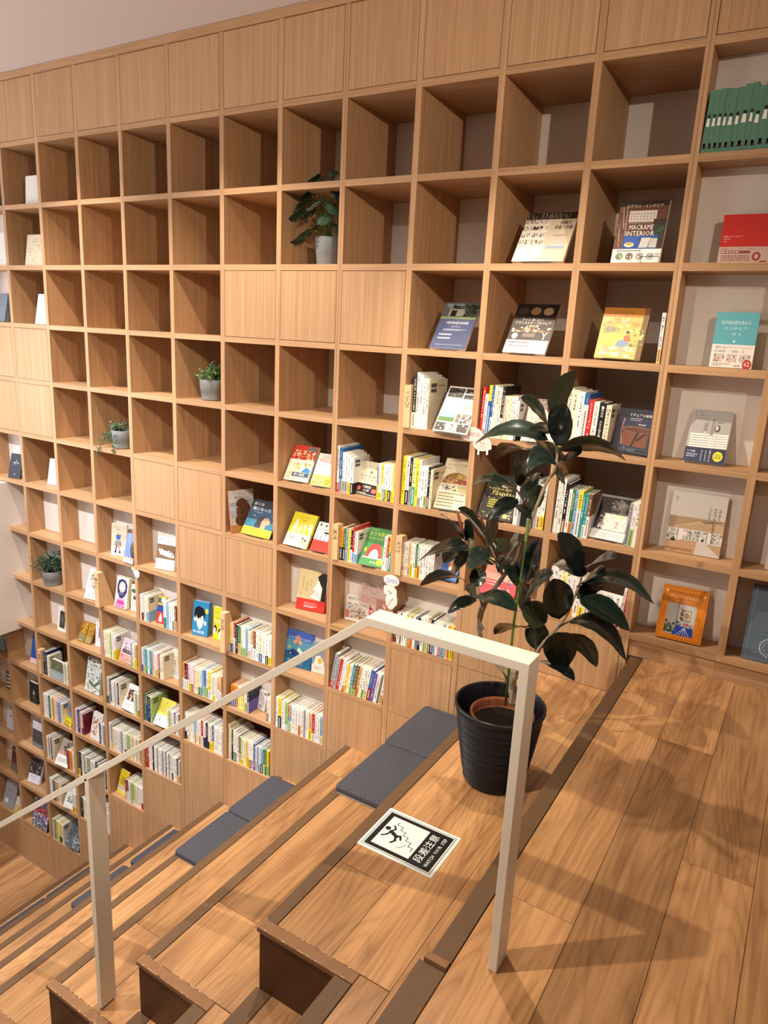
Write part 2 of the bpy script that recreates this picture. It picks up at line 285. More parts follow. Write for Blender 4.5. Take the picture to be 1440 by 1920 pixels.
SPINES=[
(8, -2, -2.865, -2.64, 0, 'K26W3 W27 W26 W25 C24', 'beside the grid-photo cover'),
(9, -2, -1.957, -1.491, 2, 'R23 W20P2 Y24B7 B24W4 W24 C24 W23 K24W4 E20Y3 W20 y20 W20 W20 W18K3', 'under the dark tableware magazine'),
(10, -2, -0.952, -0.473, 2, 'C26 C25 W25 B24W8 R22 W21 K21O2 C20O2', 'left of the wooden chair book'),
(7, -3, -3.949, -3.687, 0, 'W25R2 B24S3 W22S3 W22S3 W21Y3 W20K3', 'left of the old-house cover'),
(7, -3, -3.318, -3.051, 0, 'S18Y4 W19Y2 Y19W4 W19G3 W19Y3 W19K3 W19Y3 Y20Y', 'right of the old-house cover'),
(8, -3, -2.95, -2.516, 1, 'Y25 W25K3 K24S4 y24T4 Y24 W24S2 W21 W21g3 K21M3 C20', 'left of the arched interior-design cover'),
(9, -3, -1.433, -1.069, 2, 'W21 S21 K23 K22 K22S4 K23 S23 W21E3 W22Y3', 'right of the dark plant magazine'),
(10, -3, -0.952, -0.557, 2, 'W25 W25 K23D3 W21 G21O3 L21 Y21W6 T20 T20W3 D20W5', 'left of the grey-framed magazine'),
(10, -3, -0.155, -0.035, 2, 'S19S6 W20g4 W21', 'right of the grey-framed magazine'),
(7, -4, -3.873, -3.582, 2, 'O18K4 G18K4 S18L3 Y18Y5 K18W4 R20L3 W18L3', 'left of the green tent cover'),
(7, -4, -3.182, -3.058, 4, 'W19 R18W4 Y20T5', 'right of the green tent cover'),
(8, -4, -2.879, -2.415, 1, 'W18 W18 E18E3 W18Y4 W18 G18Y3 W18O4 W18 W18 W18 W18 W18Y3', 'right of the carved tidying sign'),
(10, -4, -0.934, -0.449, 3, 'W22 W22 W20O2 y20L2 W19 W19O2 W19 C19Y3 E19W5', 'left of the cover with a portrait'),
(10, -4, -0.097, -0.035, 3, 'W19 R19', 'right of the cover with a portrait'),
(8, -5, -2.941, -2.056, 0, 'M17 W17 K17 W18 W18 g18 Y18R5 S18O5 W18 L17 K18 W19 W19g4 W19y4 E18D3 N19N3 W18L3 W18 W18R5 W18L3 S18T3 W18P4 O18O3 Y18Y4', 'behind the raised white handrail'),
(7, -6, -3.942, -3.062, 9, 'S22R2 S20 R20 W20 W19R2 Y18Y3 W18 T19g3 D19g2 E19O3 W19 W19g3 W19y3 B19M4 V18 W18 S17 W21E3', 'in the tilted row left of the white handrail'),
(5, -6, -5.892, -5.03, 0, 'Y19V3 W19K3 R20W5 K19 G19E4 C19g3 W19g3 L19g2 W18P3 E19W5 D19W4 W19 C18B3 W19 W18K3 W18Y3', 'right of the carved novel sign'),
(4, -7, -6.943, -6.059, 0, 'O19W4 N19W4 M19W4 P19Y3 W19M3 P18 y18 C18G3 W19G3 L19 B19g4 W19g4 Y19W3 W18 C18Y2 W18 E18W5 E19W4', 'under the two face covers'),
(4, -8, -6.943, -6.067, 0, 'W20N3 W20E2 C20 W20 W20 L19E4 W19 W19E4 R19W4 W19N4 K19N4 W19K3 C19Y3 B19Y4 W19 W19 W19 W18', 'on the lowest open shelf crossed by the handrail'),
(5, -7, -5.919, -5.497, 0, 'O15B5 O15B5 O15B5 O15 y15 y15 Y15 W15g4 y15g3 N17V5', 'left of the manga-lettered cover'),
(5, -7, -5.145, -5.037, 0, 'W16N3 W16 W16', 'right of the manga-lettered cover'),
(5, -8, -5.937, -5.078, 0, 'C25 y22P3 N22 W22G3 W21G3 W20 D19P4 g19Y2 C19Y2 W19 Y19 W19Y4 W19K3 W19P4 B19 W18P4 L18 W18G3 L18N4 G18y4 G18 Y18g4', 'on the shelf above the grey seat pad'),
(6, -7, -4.935, -4.041, 0, 'W20 Y20N4 W19 g19W2 O18T5 L18y4 W18 W18 W18O4 W18 S18 W18 E18Y4 R18W3 W18 W18 L18y3', 'in the row over a wood panel mid-steps'),
(3, -6, -7.953, -7.864, 0, 'P18 W19D3', 'left of the small red dog book'),
(3, -6, -7.851, -7.731, 0, 'C18 C18L4', 'touching the small red dog book'),
(3, -6, -7.365, -7.061, 0, 'W19T4 L18 W18W W18S4 D18E4', 'right of the small red dog book'),
(2, -7, -8.96, -8.643, 0, 'W20P3 W20 y20 C20 g20 W20 W19Y4', 'left of the pink kimono cover'),
(2, -7, -8.23, -8.09, 0, 'T18 W18y3 E18Y4', 'right of the pink kimono cover'),
(3, -7, -7.953, -7.401, 0, 'C18V3 L18Y3 T18 W18 T18T2 S18 P18 W18Y3 P18E4 D18 C18 C18', 'left of the leaf-patterned cover'),
(2, -8, -8.96, -8.601, 0, 'C21G3 S21 N21W W20 W20 S20 W20 K20W C20', 'left of the cover with a cat picture'),
(2, -8, -8.239, -8.097, 0, 'W18 g18 W18O3', 'right of the cover with a cat picture'),
(3, -8, -7.953, -7.749, 0, 'G21 D20B7 N20 g20', 'left of the yellow and white diary'),
(3, -8, -7.37, -7.106, 0, 'W16 g16 C16 W16R3 V16 W16', 'right of the yellow and white diary'),
(2, -9, -8.96, -8.13, 0, 'W22 S21Y3 C19 C19 W19 W19 W19 S19 W19 W19K3 g19 g19 C19 E19 W19 E19 C19', 'in the cream row above the handrail'),
(3, -9, -7.953, -7.094, 0, 'R22 R21 W20 W20 K20 W20 W20 S20 W20 W20 S20 W20 K20 W20 S20 W20 W19K3 W19 W19 K19E3 W18E3', 'in the row right of the slanted handrail'),
(2, -10, -8.581, -8.077, 0, 'M18P4 M18W5 W18 g18 g18W2 C18 C18 W18 W18R3', 'right of the yellow portrait cover'),
(1, -9, -9.963, -9.717, 0, 'W20 V20 N20 P19 W19B3 M18', 'left of the white floral cover'),
(1, -9, -9.256, -9.1, 0, 'N17 W17 S17', 'right of the white floral cover'),
(1, -10, -9.963, -9.05, 0, 'K21Y3 K21 W21 S21 W20K3 g20 S20 W19 W19 W19 K20 S19 W18P3 M18P5 W18 K18 W18', 'in the row just above the handrail post'),
(1, -11, -9.963, -9.092, 0, 'K18 W18 W18 S18 W18 G18 W18 K18 W18 W18 W18 W17K3 S17 W17', 'behind the top of the handrail post'),
(0, -8, -10.881, -10.709, 0, 'N20K5 N20 C17', 'left of the field landscape cover'),
(0, -8, -10.254, -10.122, 0, 'W17 g17 W17', 'right of the field landscape cover'),
(0, -9, -10.979, -10.379, 0, 'W20 W20 W20 G20 W20 O20 C20 P19 L18 V18 C18', 'left of the yellow-banded blue cover'),
(0, -10, -10.979, -10.752, 0, 'W20 S20 W20 K20 C20', 'left of the folded-fan picture cover'),
(0, -10, -10.335, -10.08, 0, 'M17 O17 O17 W17', 'right of the folded-fan picture cover'),
(0, -11, -10.979, -10.601, 0, 'W20 W20P3 K19 S19G3 E19 O19 W20 C19', 'left of the white sketch cover'),
(0, -11, -10.234, -10.114, 0, 'W17O3 W17Y3', 'right of the white sketch cover'),
(0, -12, -10.979, -10.623, 0, 'C19 D19 g19 y19 y19G3 Y18K3 W18', 'on the bottom left open shelf'),
(11, 1, 0.055, 0.757, 2, 'J21 J21 J21 J21 J21 J21 J22 J22 J21 J23 J22 J22 J22', 'on the top right shelf'),
(10, -1, -0.082, -0.046, 0, 'W20E3', 'beside the yellow room picture book')]
LEAVES=[[-0.337,-2.3,-1.328,-0.216,-2.202,-0.97,0.299,0.89,-0.344,0.215,0.0,0.0,0.039,'o'],[-0.361,-2.3,-1.374,-0.521,-2.507,-1.185,0.355,-0.764,-0.539,0.197,0.0,0.0,0.032,''],[-0.258,-2.35,-1.532,-0.152,-2.538,-1.202,-0.871,0.252,0.422,0.215,0.0,0.0,0.039,''],[-0.306,-2.4,-1.494,-0.913,-2.4,-1.598,0.073,-0.902,-0.426,0.215,-0.018,0.0,0.104,''],[-0.286,-2.3,-1.452,-0.415,-2.548,-1.422,0.848,-0.468,-0.249,0.132,0.0,0.0,0.028,''],[-0.234,-2.35,-1.569,0.273,-2.35,-1.58,-0.012,0.812,-0.583,0.215,0.029,0.0,0.079,'o'],[-0.07,-2.3,-1.571,-0.256,-2.186,-1.68,-0.086,-0.757,-0.648,0.119,0.0,0.0,0.024,''],[-0.222,-2.4,-1.662,-0.375,-2.628,-1.728,0.561,-0.138,-0.816,0.136,-0.037,0.0,0.096,''],[-0.492,-2.2,-1.627,-0.872,-2.017,-1.764,-0.489,-0.842,0.229,0.215,-0.028,0.0,0.064,'o'],[-0.277,-2.25,-1.682,-0.529,-2.012,-1.545,-0.604,-0.766,0.219,0.215,0.0,0.0,0.037,''],[-0.56,-2.3,-1.896,-0.588,-2.061,-1.705,0.303,0.617,-0.726,0.19,0.0,0.0,0.031,'o'],[-0.526,-2.4,-1.92,-0.862,-2.51,-1.917,0.307,-0.944,-0.121,0.212,-0.029,0.0,0.07,''],[-0.463,-2.3,-1.995,-0.509,-2.05,-1.833,-0.804,0.213,-0.555,0.187,0.0,0.0,0.03,''],[-0.406,-2.35,-2.06,-0.397,-2.1,-1.921,0.557,0.389,-0.733,0.134,0.0,0.0,0.029,'o'],[-0.503,-2.4,-1.989,-0.647,-2.596,-2.146,0.868,-0.365,-0.338,0.135,0.0,0.0,0.029,''],[-0.257,-2.3,-1.743,-0.213,-2.155,-1.857,-0.17,0.643,0.747,0.099,0.0,0.0,0.019,''],[-0.578,-2.25,-2.069,-0.394,-2.36,-2.147,0.52,0.854,0.025,0.113,0.0,0.0,0.023,''],[-0.73,-2.4,-2.382,-1.082,-2.265,-2.189,0.147,-0.664,0.733,0.215,0.0,0.0,0.042,'o'],[-0.928,-2.4,-2.421,-1.268,-2.2,-2.296,-0.294,-0.813,0.502,0.215,0.0,0.0,0.041,''],[-0.714,-2.35,-2.43,-0.671,-2.574,-2.11,-0.093,-0.822,-0.562,0.215,0.0,0.0,0.039,''],[-0.955,-2.25,-2.527,-0.833,-2.494,-2.232,-0.628,0.453,0.633,0.215,0.0,0.0,0.04,''],[-0.736,-2.2,-2.519,-0.696,-2.074,-2.424,0.706,0.267,-0.656,0.096,0.0,0.0,0.016,'o'],[-0.876,-2.45,-2.464,-1.323,-2.45,-2.665,0.122,-0.954,-0.272,0.215,-0.006,0.0,0.065,''],[-0.901,-2.35,-2.517,-1.233,-2.132,-2.752,-0.608,-0.783,0.134,0.215,0.0,0.0,0.046,'o'],[-0.883,-2.4,-2.55,-1.155,-2.189,-2.86,0.192,-0.724,-0.663,0.215,0.0,0.0,0.046,''],[-0.695,-2.45,-2.435,-0.771,-2.672,-2.56,0.86,-0.007,-0.51,0.136,0.0,0.0,0.027,''],[-0.659,-2.35,-2.58,-0.796,-2.583,-2.565,0.856,-0.51,-0.09,0.128,0.0,0.0,0.027,''],[-0.577,-2.4,-2.613,-0.701,-2.254,-2.565,0.41,0.044,0.911,0.102,0.0,0.0,0.02,'o'],[-0.61,-2.3,-2.534,-0.392,-2.55,-2.288,-0.017,0.693,0.721,0.215,0.0,0.0,0.041,''],[-0.632,-2.25,-2.518,-0.423,-2.464,-2.688,0.555,0.776,-0.299,0.207,0.0,0.0,0.034,''],[-0.431,-2.25,-2.718,-0.364,-2.176,-2.348,-0.808,0.588,0.029,0.215,0.0,0.0,0.038,''],[-0.868,-2.45,-2.755,-1.302,-2.45,-2.895,-0.165,-0.842,0.514,0.215,0.016,0.0,0.082,'o'],[-0.802,-2.3,-2.824,-0.919,-2.179,-2.715,0.804,0.334,0.492,0.138,0.0,0.0,0.02,'o'],[-0.776,-2.4,-2.888,-0.955,-2.26,-2.88,-0.004,-0.068,0.998,0.113,0.0,0.0,0.023,'o'],[-0.763,-2.45,-2.878,-0.929,-2.635,-2.994,0.789,-0.579,-0.204,0.13,0.0,0.0,0.027,''],[-0.779,-2.4,-2.864,-0.369,-2.538,-2.865,0.314,0.93,0.193,0.215,0.0,0.0,0.043,''],[-0.437,-2.2,-3.0,-0.558,-1.982,-2.806,-0.399,-0.722,0.566,0.194,0.0,0.0,0.032,''],[-0.382,-2.35,-2.823,-0.117,-2.509,-2.497,-0.118,0.853,0.509,0.215,0.0,0.0,0.045,''],[-0.061,-2.4,-2.894,-0.094,-2.574,-2.511,-0.806,-0.51,-0.301,0.215,0.0,0.0,0.042,''],[-0.287,-2.4,-3.018,-0.297,-2.163,-2.876,0.863,0.285,-0.417,0.2,0.0,0.0,0.028,'o'],[-0.275,-2.25,-3.275,-0.341,-2.027,-3.099,0.9,0.401,-0.17,0.185,0.0,0.0,0.029,'o'],[-0.324,-2.4,-3.044,-0.668,-2.195,-3.268,-0.603,-0.767,0.222,0.215,0.0,0.0,0.046,'o'],[-0.036,-2.5,-2.963,-0.008,-2.327,-3.374,0.818,0.509,0.269,0.25,0.0,0.0,0.045,''],[-0.017,-2.3,-3.036,0.215,-2.139,-3.332,-0.82,0.36,-0.445,0.215,0.0,0.0,0.041,'o'],[-0.218,-2.3,-3.34,0.136,-2.486,-3.337,0.458,0.872,-0.175,0.215,0.0,0.0,0.04,''],[0.091,-2.45,-2.669,0.489,-2.45,-2.83,0.127,0.941,0.313,0.215,0.0,0.0,0.043,''],[0.027,-2.45,-2.874,0.493,-2.45,-3.073,0.091,0.973,0.213,0.215,0.009,0.0,0.13,''],[0.065,-2.35,-2.583,0.613,-2.35,-2.616,0.012,0.981,0.192,0.215,-0.017,0.0,0.128,''],[0.031,-2.3,-2.729,0.202,-2.088,-2.617,-0.812,0.547,0.204,0.137,0.0,0.0,0.03,''],[0.021,-2.2,-2.643,0.248,-2.453,-2.445,0.386,0.76,0.523,0.215,0.0,0.0,0.039,''],[0.071,-2.4,-2.506,-0.119,-2.518,-2.168,-0.183,-0.892,-0.414,0.215,0.0,0.0,0.041,''],[0.059,-2.35,-2.53,-0.229,-2.104,-2.55,-0.648,-0.761,-0.036,0.215,0.0,0.0,0.038,''],[0.048,-2.25,-2.499,0.323,-2.472,-2.29,0.393,0.839,0.376,0.215,0.0,0.0,0.041,''],[-0.286,-2.3,-3.617,-0.332,-2.45,-3.491,0.66,-0.589,-0.466,0.104,0.0,0.0,0.02,''],[-0.378,-2.2,-1.472,-0.568,-2.072,-1.429,-0.572,-0.717,-0.399,0.115,0.0,0.0,0.023,'']]
BUDS=[[-0.949, -2.38, -2.389, -1.037, -2.38, -2.164, 0.026], [-0.72, -2.38, -2.401, -0.834, -2.38, -2.16, 0.031], [-0.294, -2.38, -1.339, -0.355, -2.38, -1.247, 0.017]]
STEMS=[('trunk', [[-0.404, -2.29, -3.808, 0.0208], [-0.432, -2.29, -3.668, 0.0181], [-0.46, -2.3, -3.55, 0.0167], [-0.569, -2.3, -3.479, 0.0139], [-0.692, -2.32, -3.36, 0.0125], [-0.76, -2.33, -3.194, 0.0125], [-0.752, -2.33, -3.038, 0.0125], [-0.698, -2.33, -2.874, 0.0125], [-0.588, -2.32, -2.67, 0.0118], [-0.497, -2.31, -2.475, 0.0111], [-0.434, -2.3, -2.276, 0.0104], [-0.402, -2.3, -2.13, 0.009], [-0.318, -2.3, -1.844, 0.0076], [-0.26, -2.3, -1.717, 0.0069], [-0.267, -2.3, -1.543, 0.0063], [-0.332, -2.3, -1.335, 0.0042]]), ('branch', [[-0.415, -2.28, -3.737, 0.0181], [-0.426, -2.28, -3.548, 0.0153], [-0.349, -2.28, -3.404, 0.0139], [-0.248, -2.3, -3.282, 0.0118], [-0.216, -2.3, -3.206, 0.0097], [-0.088, -2.33, -2.996, 0.0083], [-0.032, -2.33, -2.886, 0.0069], [0.036, -2.35, -2.643, 0.0069], [0.064, -2.36, -2.519, 0.0042]]), ('branch', [[-0.248, -2.3, -3.282, 0.0069], [-0.274, -2.28, -3.18, 0.0056], [-0.319, -2.3, -3.069, 0.0049], [-0.342, -2.32, -3.085, 0.0042]]), ('branch', [[-0.721, -2.33, -3.184, 0.0083], [-0.773, -2.34, -3.092, 0.0083], [-0.754, -2.35, -2.948, 0.0069], [-0.784, -2.36, -2.877, 0.0049], [-0.787, -2.33, -2.795, 0.0042]]), ('branch', [[-0.596, -2.32, -2.671, 0.0083], [-0.667, -2.34, -2.536, 0.0063], [-0.719, -2.36, -2.421, 0.0056], [-0.746, -2.37, -2.352, 0.0035]]), ('branch', [[-0.664, -2.34, -2.567, 0.0056], [-0.817, -2.37, -2.495, 0.0049], [-0.894, -2.39, -2.482, 0.0042], [-0.945, -2.39, -2.386, 0.0028]]), ('branch', [[-0.414, -2.3, -2.086, 0.0063], [-0.477, -2.32, -2.009, 0.0056], [-0.54, -2.34, -1.932, 0.0042], [-0.577, -2.34, -1.885, 0.0028]]), ('branch', [[-0.319, -2.3, -1.829, 0.0056], [-0.256, -2.3, -1.746, 0.0049], [-0.245, -2.3, -1.685, 0.0042]]), ('branch', [[-0.088, -2.33, -2.996, 0.0056], [0.009, -2.38, -2.903, 0.0035]]), ('branch', [[0.038, -2.35, -2.658, 0.0049], [0.078, -2.4, -2.687, 0.0035]]), ('branch', [[-0.692, -2.32, -3.36, 0.0069], [-0.615, -2.28, -3.449, 0.0097], [-0.509, -2.26, -3.564, 0.0125], [-0.454, -2.26, -3.688, 0.0139]])]
STAKE=[[-0.434, -2.4, -3.778], [-0.435, -2.4, -3.066], [-0.419, -2.38, -2.583], [-0.413, -2.36, -2.154]]
ZR = dict(ROW); T = .0375
ceilz = 2.99
def x_edge(k): return .094 if k < 0 else (-1.15 if k == 0 else -1.13-1.243*k)
def z_t(k): return -4.09 if k < 0 else -4.58-1.0*k
YS = -4.70                    # side of the seating tiers
def floorz(x):
    if x > x_edge(-1): return z_t(-1)
    for k in range(8):
        if x > x_edge(k): return z_t(k)
    return -12.58

# ------------------------------------------------------------------ room shell
o = box('ceiling', -17, 6, -13, 1.4, ceilz, ceilz+.2, CEIL); tag(o, 'plain pale grey ceiling above the shelf wall', 'ceiling', kind='structure')
box('wall_back', -17, 6, -13.2, -13, -12.8, ceilz+.2, PAINT)['kind'] = 'structure'
box('wall_right', 6, 6.2, -13.2, 1.5, -12.8, ceilz+.2, PAINT)['kind'] = 'structure'
box('wall_left', -17.2, -17, -13.2, 1.5, -12.8, ceilz+.2, PAINT)['kind'] = 'structure'
box('wall_far', -17, 6, 1.3, 1.5, -12.8, ceilz+.2, PAINT)['kind'] = 'structure'
o = box('trim_1', -16.98, -11.6, -3.4, .37, -6.93, -3.91, PAINT)
tag(o, 'white boxed-in wall corner jutting out at left of shelves', 'wall', kind='structure')

def planks(parent, x0, x1, y0, y1, z, width, rng, length=3.0, first=None, joints=None):
    x = x0; i = 0; g = .0035
    while x < x1-.01:
        w = width if (i or first is None) else first
        xe = min(x+w, x1)
        if x1-xe < .06: xe = x1
        ys = [y1]
        if joints and i < len(joints) and joints[i] is not None: ys += joints[i]
        else:
            y = y1 - rng.uniform(.3, 1)*length
            while y > y0+.3: ys.append(y); y -= length*rng.uniform(.8, 1.1)
        ys = [v for v in ys if v > y0+.05] + [y0]
        for a, b_ in zip(ys, ys[1:]):
            box('plank', x+g/2, xe-g/2, b_+g/2, a-g/2, z-.05, z+rng.uniform(-.0012, 0), CHERRY, parent)
        x = xe; i += 1
rng = random.Random(5)
fl = empty('floor', (3, -4, -4.14), kind='structure')
tag(fl, 'upper landing floor of wide cherry-toned wood planks', 'floor')
planks(fl, .22, 5.9, -8.9, .033, -4.09, .44, rng, 3.0, first=.48, joints=[[-.87, -4.04], [-1.58, -5.4], [-3.08, -6.2], [-2.0, -5.0], [-.9, -3.9], None, None])
box('subfloor', .1, 5.95, -8.95, 0, -4.5, -4.145, RISER, fl)
fl2 = empty('floor', (-13, -4, -12.64), kind='structure'); tag(fl2, 'lower floor of wood planks at the foot of the steps', 'floor')
planks(fl2, -16.9, -9.88, -8.9, -.002, -12.58, .44, rng, 2.6, first=.3)
box('subfloor', -16.95, -9.9, -8.95, 0, -12.75, -12.635, RISER, fl2)
box('landing_fascia', .10, .14, -8.9, -4.72, -4.58, -4.15, RISER, fl)

ordn = ['top', 'second', 'third', 'fourth', 'fifth', 'sixth', 'seventh', 'lowest']
# landing edge nosings
box('nosing', .094, .215, YS, -.01, -4.16, -4.086, NOSE, fl)
soft(box('nosing', .05, .214, -8.9, YS-.055, -4.17, -4.098, NOSE, fl))
soft(box('nosing', .075, .215, YS-.055, YS-.005, -4.16, -4.07, CAPB, fl))
box('riser', .13, .16, YS, -.01, -4.6, -4.15, RISER, fl)
descr = ['carrying the floor sign and black planter', 'holding the two largest-looking seat pads', 'bare, between the two nearest pairs of seat pads',
         'with the second pair of pads from the sign', 'bare, just beyond the second pair of pads', 'with a pair of pads crossed by handrail post', 'bare, second from the lower floor', 'rising directly from the lower floor']
for k in range(8):
    xe, z = x_edge(k), z_t(k); xr = x_edge(k-1)+ (.04 if k == 0 else 0); zn = z_t(k+1) if k < 7 else -12.58; hs = .4925 if k == 0 else .5
    st = empty('seating_step', (xe+.6, -3, z-.06), 'wooden seating step %s' % descr[k], 'step', 'seating steps'); 
    nw = .095
    box('nosing', xe, xe+nw, YS+.02, -.002, z-.07, z+.004, NOSE, st)
    xm = xe+.63
    # tier planks (behind the seating side)
    x = xe+nw+.004; i = 0
    for w in (.435, .435, .40):
        x2 = min(x+w, xr)
        if i == 2: x2 = xr
        ylim = YS+.06 if x2 < xm+.12 else -8.9
        js = {0: [[-3.92], [-.9], [-2.9]], 1: [[-3.93], [-1.7], [-6.0]], 2: [[-.67, -3.81], [-6.2], [-2.1]]}.get(k, [[-rng.uniform(1, 4)], [-rng.uniform(1, 4)], [-rng.uniform(1, 4)]])[i]
        yy = [-.001]+[j for j in js if j > ylim]+[ylim]
        if ylim < -8 and x < xm+.13:
            yy = [-.001]+[j for j in js if j > YS]+[YS+.06]
            for a, b_ in zip(yy, yy[1:]): box('plank', x+.0018, x2-.0018, b_+.0018, a-.0018, z-.05, z, CHERRY, st)
            box('plank', xm+.13, x2-.003, -8.9, YS+.054, z-.05, z, CHERRY, st)
        else:
            for a, b_ in zip(yy, yy[1:]): box('plank', x+.0018, x2-.0018, b_+.0018, a-.0018, z-.05, z, CHERRY, st)
        x = x2; i += 1
    box('riser', xe+.04, xe+.07, YS, -.01, zn, z-.055, RISER, st)
    # side panel with worn cap strip
    box('side_panel', xe+.012, xm+.06, YS-.012, YS+.02, zn, z-.03, RISER, st)
    cp = soft(box('worn_edge_strip', xe, xm+.128, YS-.03, YS+.055, z-.03, z+.008, CAPB, st), .0015)
    V = []; F = []; rc = random.Random(90+k)
    for q in range(34):
        u = rc.uniform(0, .68); ln = rc.uniform(.004, .03); th = rc.uniform(.002, .006)
        yb = YS+.052 if rc.random() < .6 else YS-.028
        n0 = len(V); V += [tuple((Vector((xe+u+a*ln, yb+bb*th, z+.0093))+Vector((0, 0, 0)))*1) for a, bb in ((0, 0), (1, rc.uniform(-.3, .3)), (1, 1), (0, rc.uniform(.7, 1.3)))]; F.append((n0, n0+1, n0+2, n0+3))
    c0 = W(xe, YS, z); ch = mesh('chipped_paint', [tuple(W(*v)-c0) for v in V], F, CHIP)
    o = place('chipped_paint', ch, c0, st); o.parent = cp; o.location = c0-st.location-cp.location; o['kind'] = 'stuff'
    # walking part: upper nosing and riser
    nz1 = soft(box('nosing', xm, xm+.125, -8.9, YS-.032, z-.07, z+.004, NOSE, st))
    box('riser', xm+.03, xm+.06, -8.9, YS-.03, z-hs, z-.07, RISER, st)
    # intermediate walking step
    zl = z-.5
    ws = empty('stair_step', (xe+.3, -6.5, zl-.06), 'narrow wooden walking step with brown nosing beside the %s seating step' % ordn[k], 'step', 'walking steps')
    nz2 = soft(box('nosing', xe-.01, xe+.12, -8.9, YS-.014, zl-.07, zl+.004, NOSE, ws))
    box('plank', xe+.124, xm+.03, -6.4+k*.13, YS-.014, zl-.05, zl, CHERRY, ws); box('plank', xe+.124, xm+.03, -8.9, -6.406+k*.13, zl-.05, zl, CHERRY, ws)
    box('riser', xe+.03, xe+.06, -8.9, YS-.02, zn, zl-.055, RISER, ws)
    # round screw plugs on the walking nosings
    for (px_, yy_, zz_, par) in ((xm+.06, YS-.14, z, nz1), (xe+.05, YS-.14, zl, nz2)):
        V, F = lathe([(.0001, .0006), (.0095, .0006), (.0105, .0001)], 14)
        o = link(bpy.data.objects.new('screw_plug', mesh('screw_plug', V, F, NOSE)), par); o.location = W(px_, yy_, zz_+.004)-par.parent.location-par.location

# ------------------------------------------------------------------ bookcases
CLOSED = {(5, -1), (6, -1), (7, -1), (-1, -2), (-1, -3), (0, -2), (0, -3), (-2, -2), (-2, -3), (3, -4), (4, -4), (4, -5), (5, -5)}
LOWEST = {-3: -12, -2: -12, -1: -12, 0: -12, 1: -11, 2: -10, 3: -9, 4: -8, 5: -8, 6: -7, 7: -6, 8: -5, 9: -4, 10: -4, 11: -4, 12: -4}
SHAL = set()
for c in (0, 1, 2, 3): SHAL |= {(c, -5), (c, -6), (c, -7)}
for c in (4, 5): SHAL |= {(c, -6), (c, -7)}
SHAL |= {(6, -5), (6, -6), (6, -7), (7, -5), (7, -6), (8, -5)}
def shallow(c, r): return c >= 11 or c < 0 or (c, r) in SHAL
COL[-3] = -14.05; COL[-4] = -15.05; COL[14] = 2.95
for r in (-13,): ZR[r] = -12.56
units = [(-4, -1, 'far left bookcase unit beside the white boxed wall corner'), (-1, 3, 'bookcase unit with closed doors at its left, over lower floor'),
         (3, 7, 'tall middle bookcase unit above the seat pads'), (7, 11, 'bookcase unit behind the potted rubber plant'), (11, 14, 'shallow white-backed bookcase unit at far right')]
D = 1.19
uobj = {}
for a, b_, lab in units:
    u = empty('bookcase', ((COL[a]+COL[b_])/2, .5, floorz((COL[a]+COL[b_])/2)), lab, 'bookcase', 'built-in oak bookcases'); 
    for c in range(a, b_): uobj[c] = u
def unit(c): return uobj[max(-4, min(13, c))]
for j in range(-3, 15):
    lo = LOWEST.get(j, -4) if j < 13 else -4; lo = min(LOWEST.get(j, -4), LOWEST.get(j-1, -4))
    zb = min(floorz(COL[j]-.05), floorz(COL[j]+.05)); zb = max(zb, -12.58)
    if j >= 12: zb = ZR[-4]-T
    big = j in (3, 7, 11)
    if big:
        box('upright', COL[j]-T, COL[j]-.0015, 0, D, zb, 2.93, OAKZ, unit(j-1)); box('upright', COL[j]+.0015, COL[j]+T, 0, D, zb, 2.93, OAKZ, unit(j))
    else: box('upright', COL[j]-T, COL[j]+T, 0, D, zb, 2.93, OAKZ, unit(j))
G = .007
for c in range(-3, 14):
    u = unit(c); lo = LOWEST.get(c, -4); xa, xb = COL[c]+T, COL[c+1]-T
    xi0, xi1 = xa+.001, xb-.001
    box('top_panel', xi0, xi1, .02, D, 2.875, 2.93, OAKX, u)
    box('door', xa+G, xb-G, 0, .05, ZR[2]+T+G, 2.87, OAKD, u)
    for r in range(2, lo-1, -1):
        box('shelf', xi0, xi1, 0, D-.001, ZR[r]-T, ZR[r]+T, OAKX, u)
        if r < 2:
            zl_, zh = ZR[r]+T, ZR[r+1]-T
            if (c, r) in CLOSED: box('door', xa+G, xb-G, 0, .05, zl_+G, zh-G, OAKD, u)
            else:
                yb = .34 if shallow(c, r) else 1.15
                box('back_panel', xi0, xi1, yb, yb+.03, zl_+.001, zh-.001, PAINT, u)
    # closed base panels under the lowest open shelf
    zc = ZR[lo]-T; zf = floorz(COL[c]+.1)
    if c >= 11:
        box('plinth', COL[c]-(T if c > 11 else -T)+.001, COL[c+1]-T, .035, .09, -4.09, zc-.001, OAKX, u)
    else:
        r = lo-1
        while zc > zf+.02:
            zn = max(zf, (ZR[r] if r in ZR else ZR[-12]-(-12-r)*.968))
            if zn-zf < .1: zn = zf
            box('door', xa+G, xb-G, 0, .05, zn+G*.6, zc-G*.6, OAKD, u); zc = zn; r -= 1
box('cornice', -15.0, COL[14], -.02, .06, 2.878, 2.985, OAKX, None)
o = sc.collection.objects[-1]; tag(o, 'thin oak cornice strip where the bookcase meets ceiling', 'trim', kind='structure'); o.name = 'trim_2'

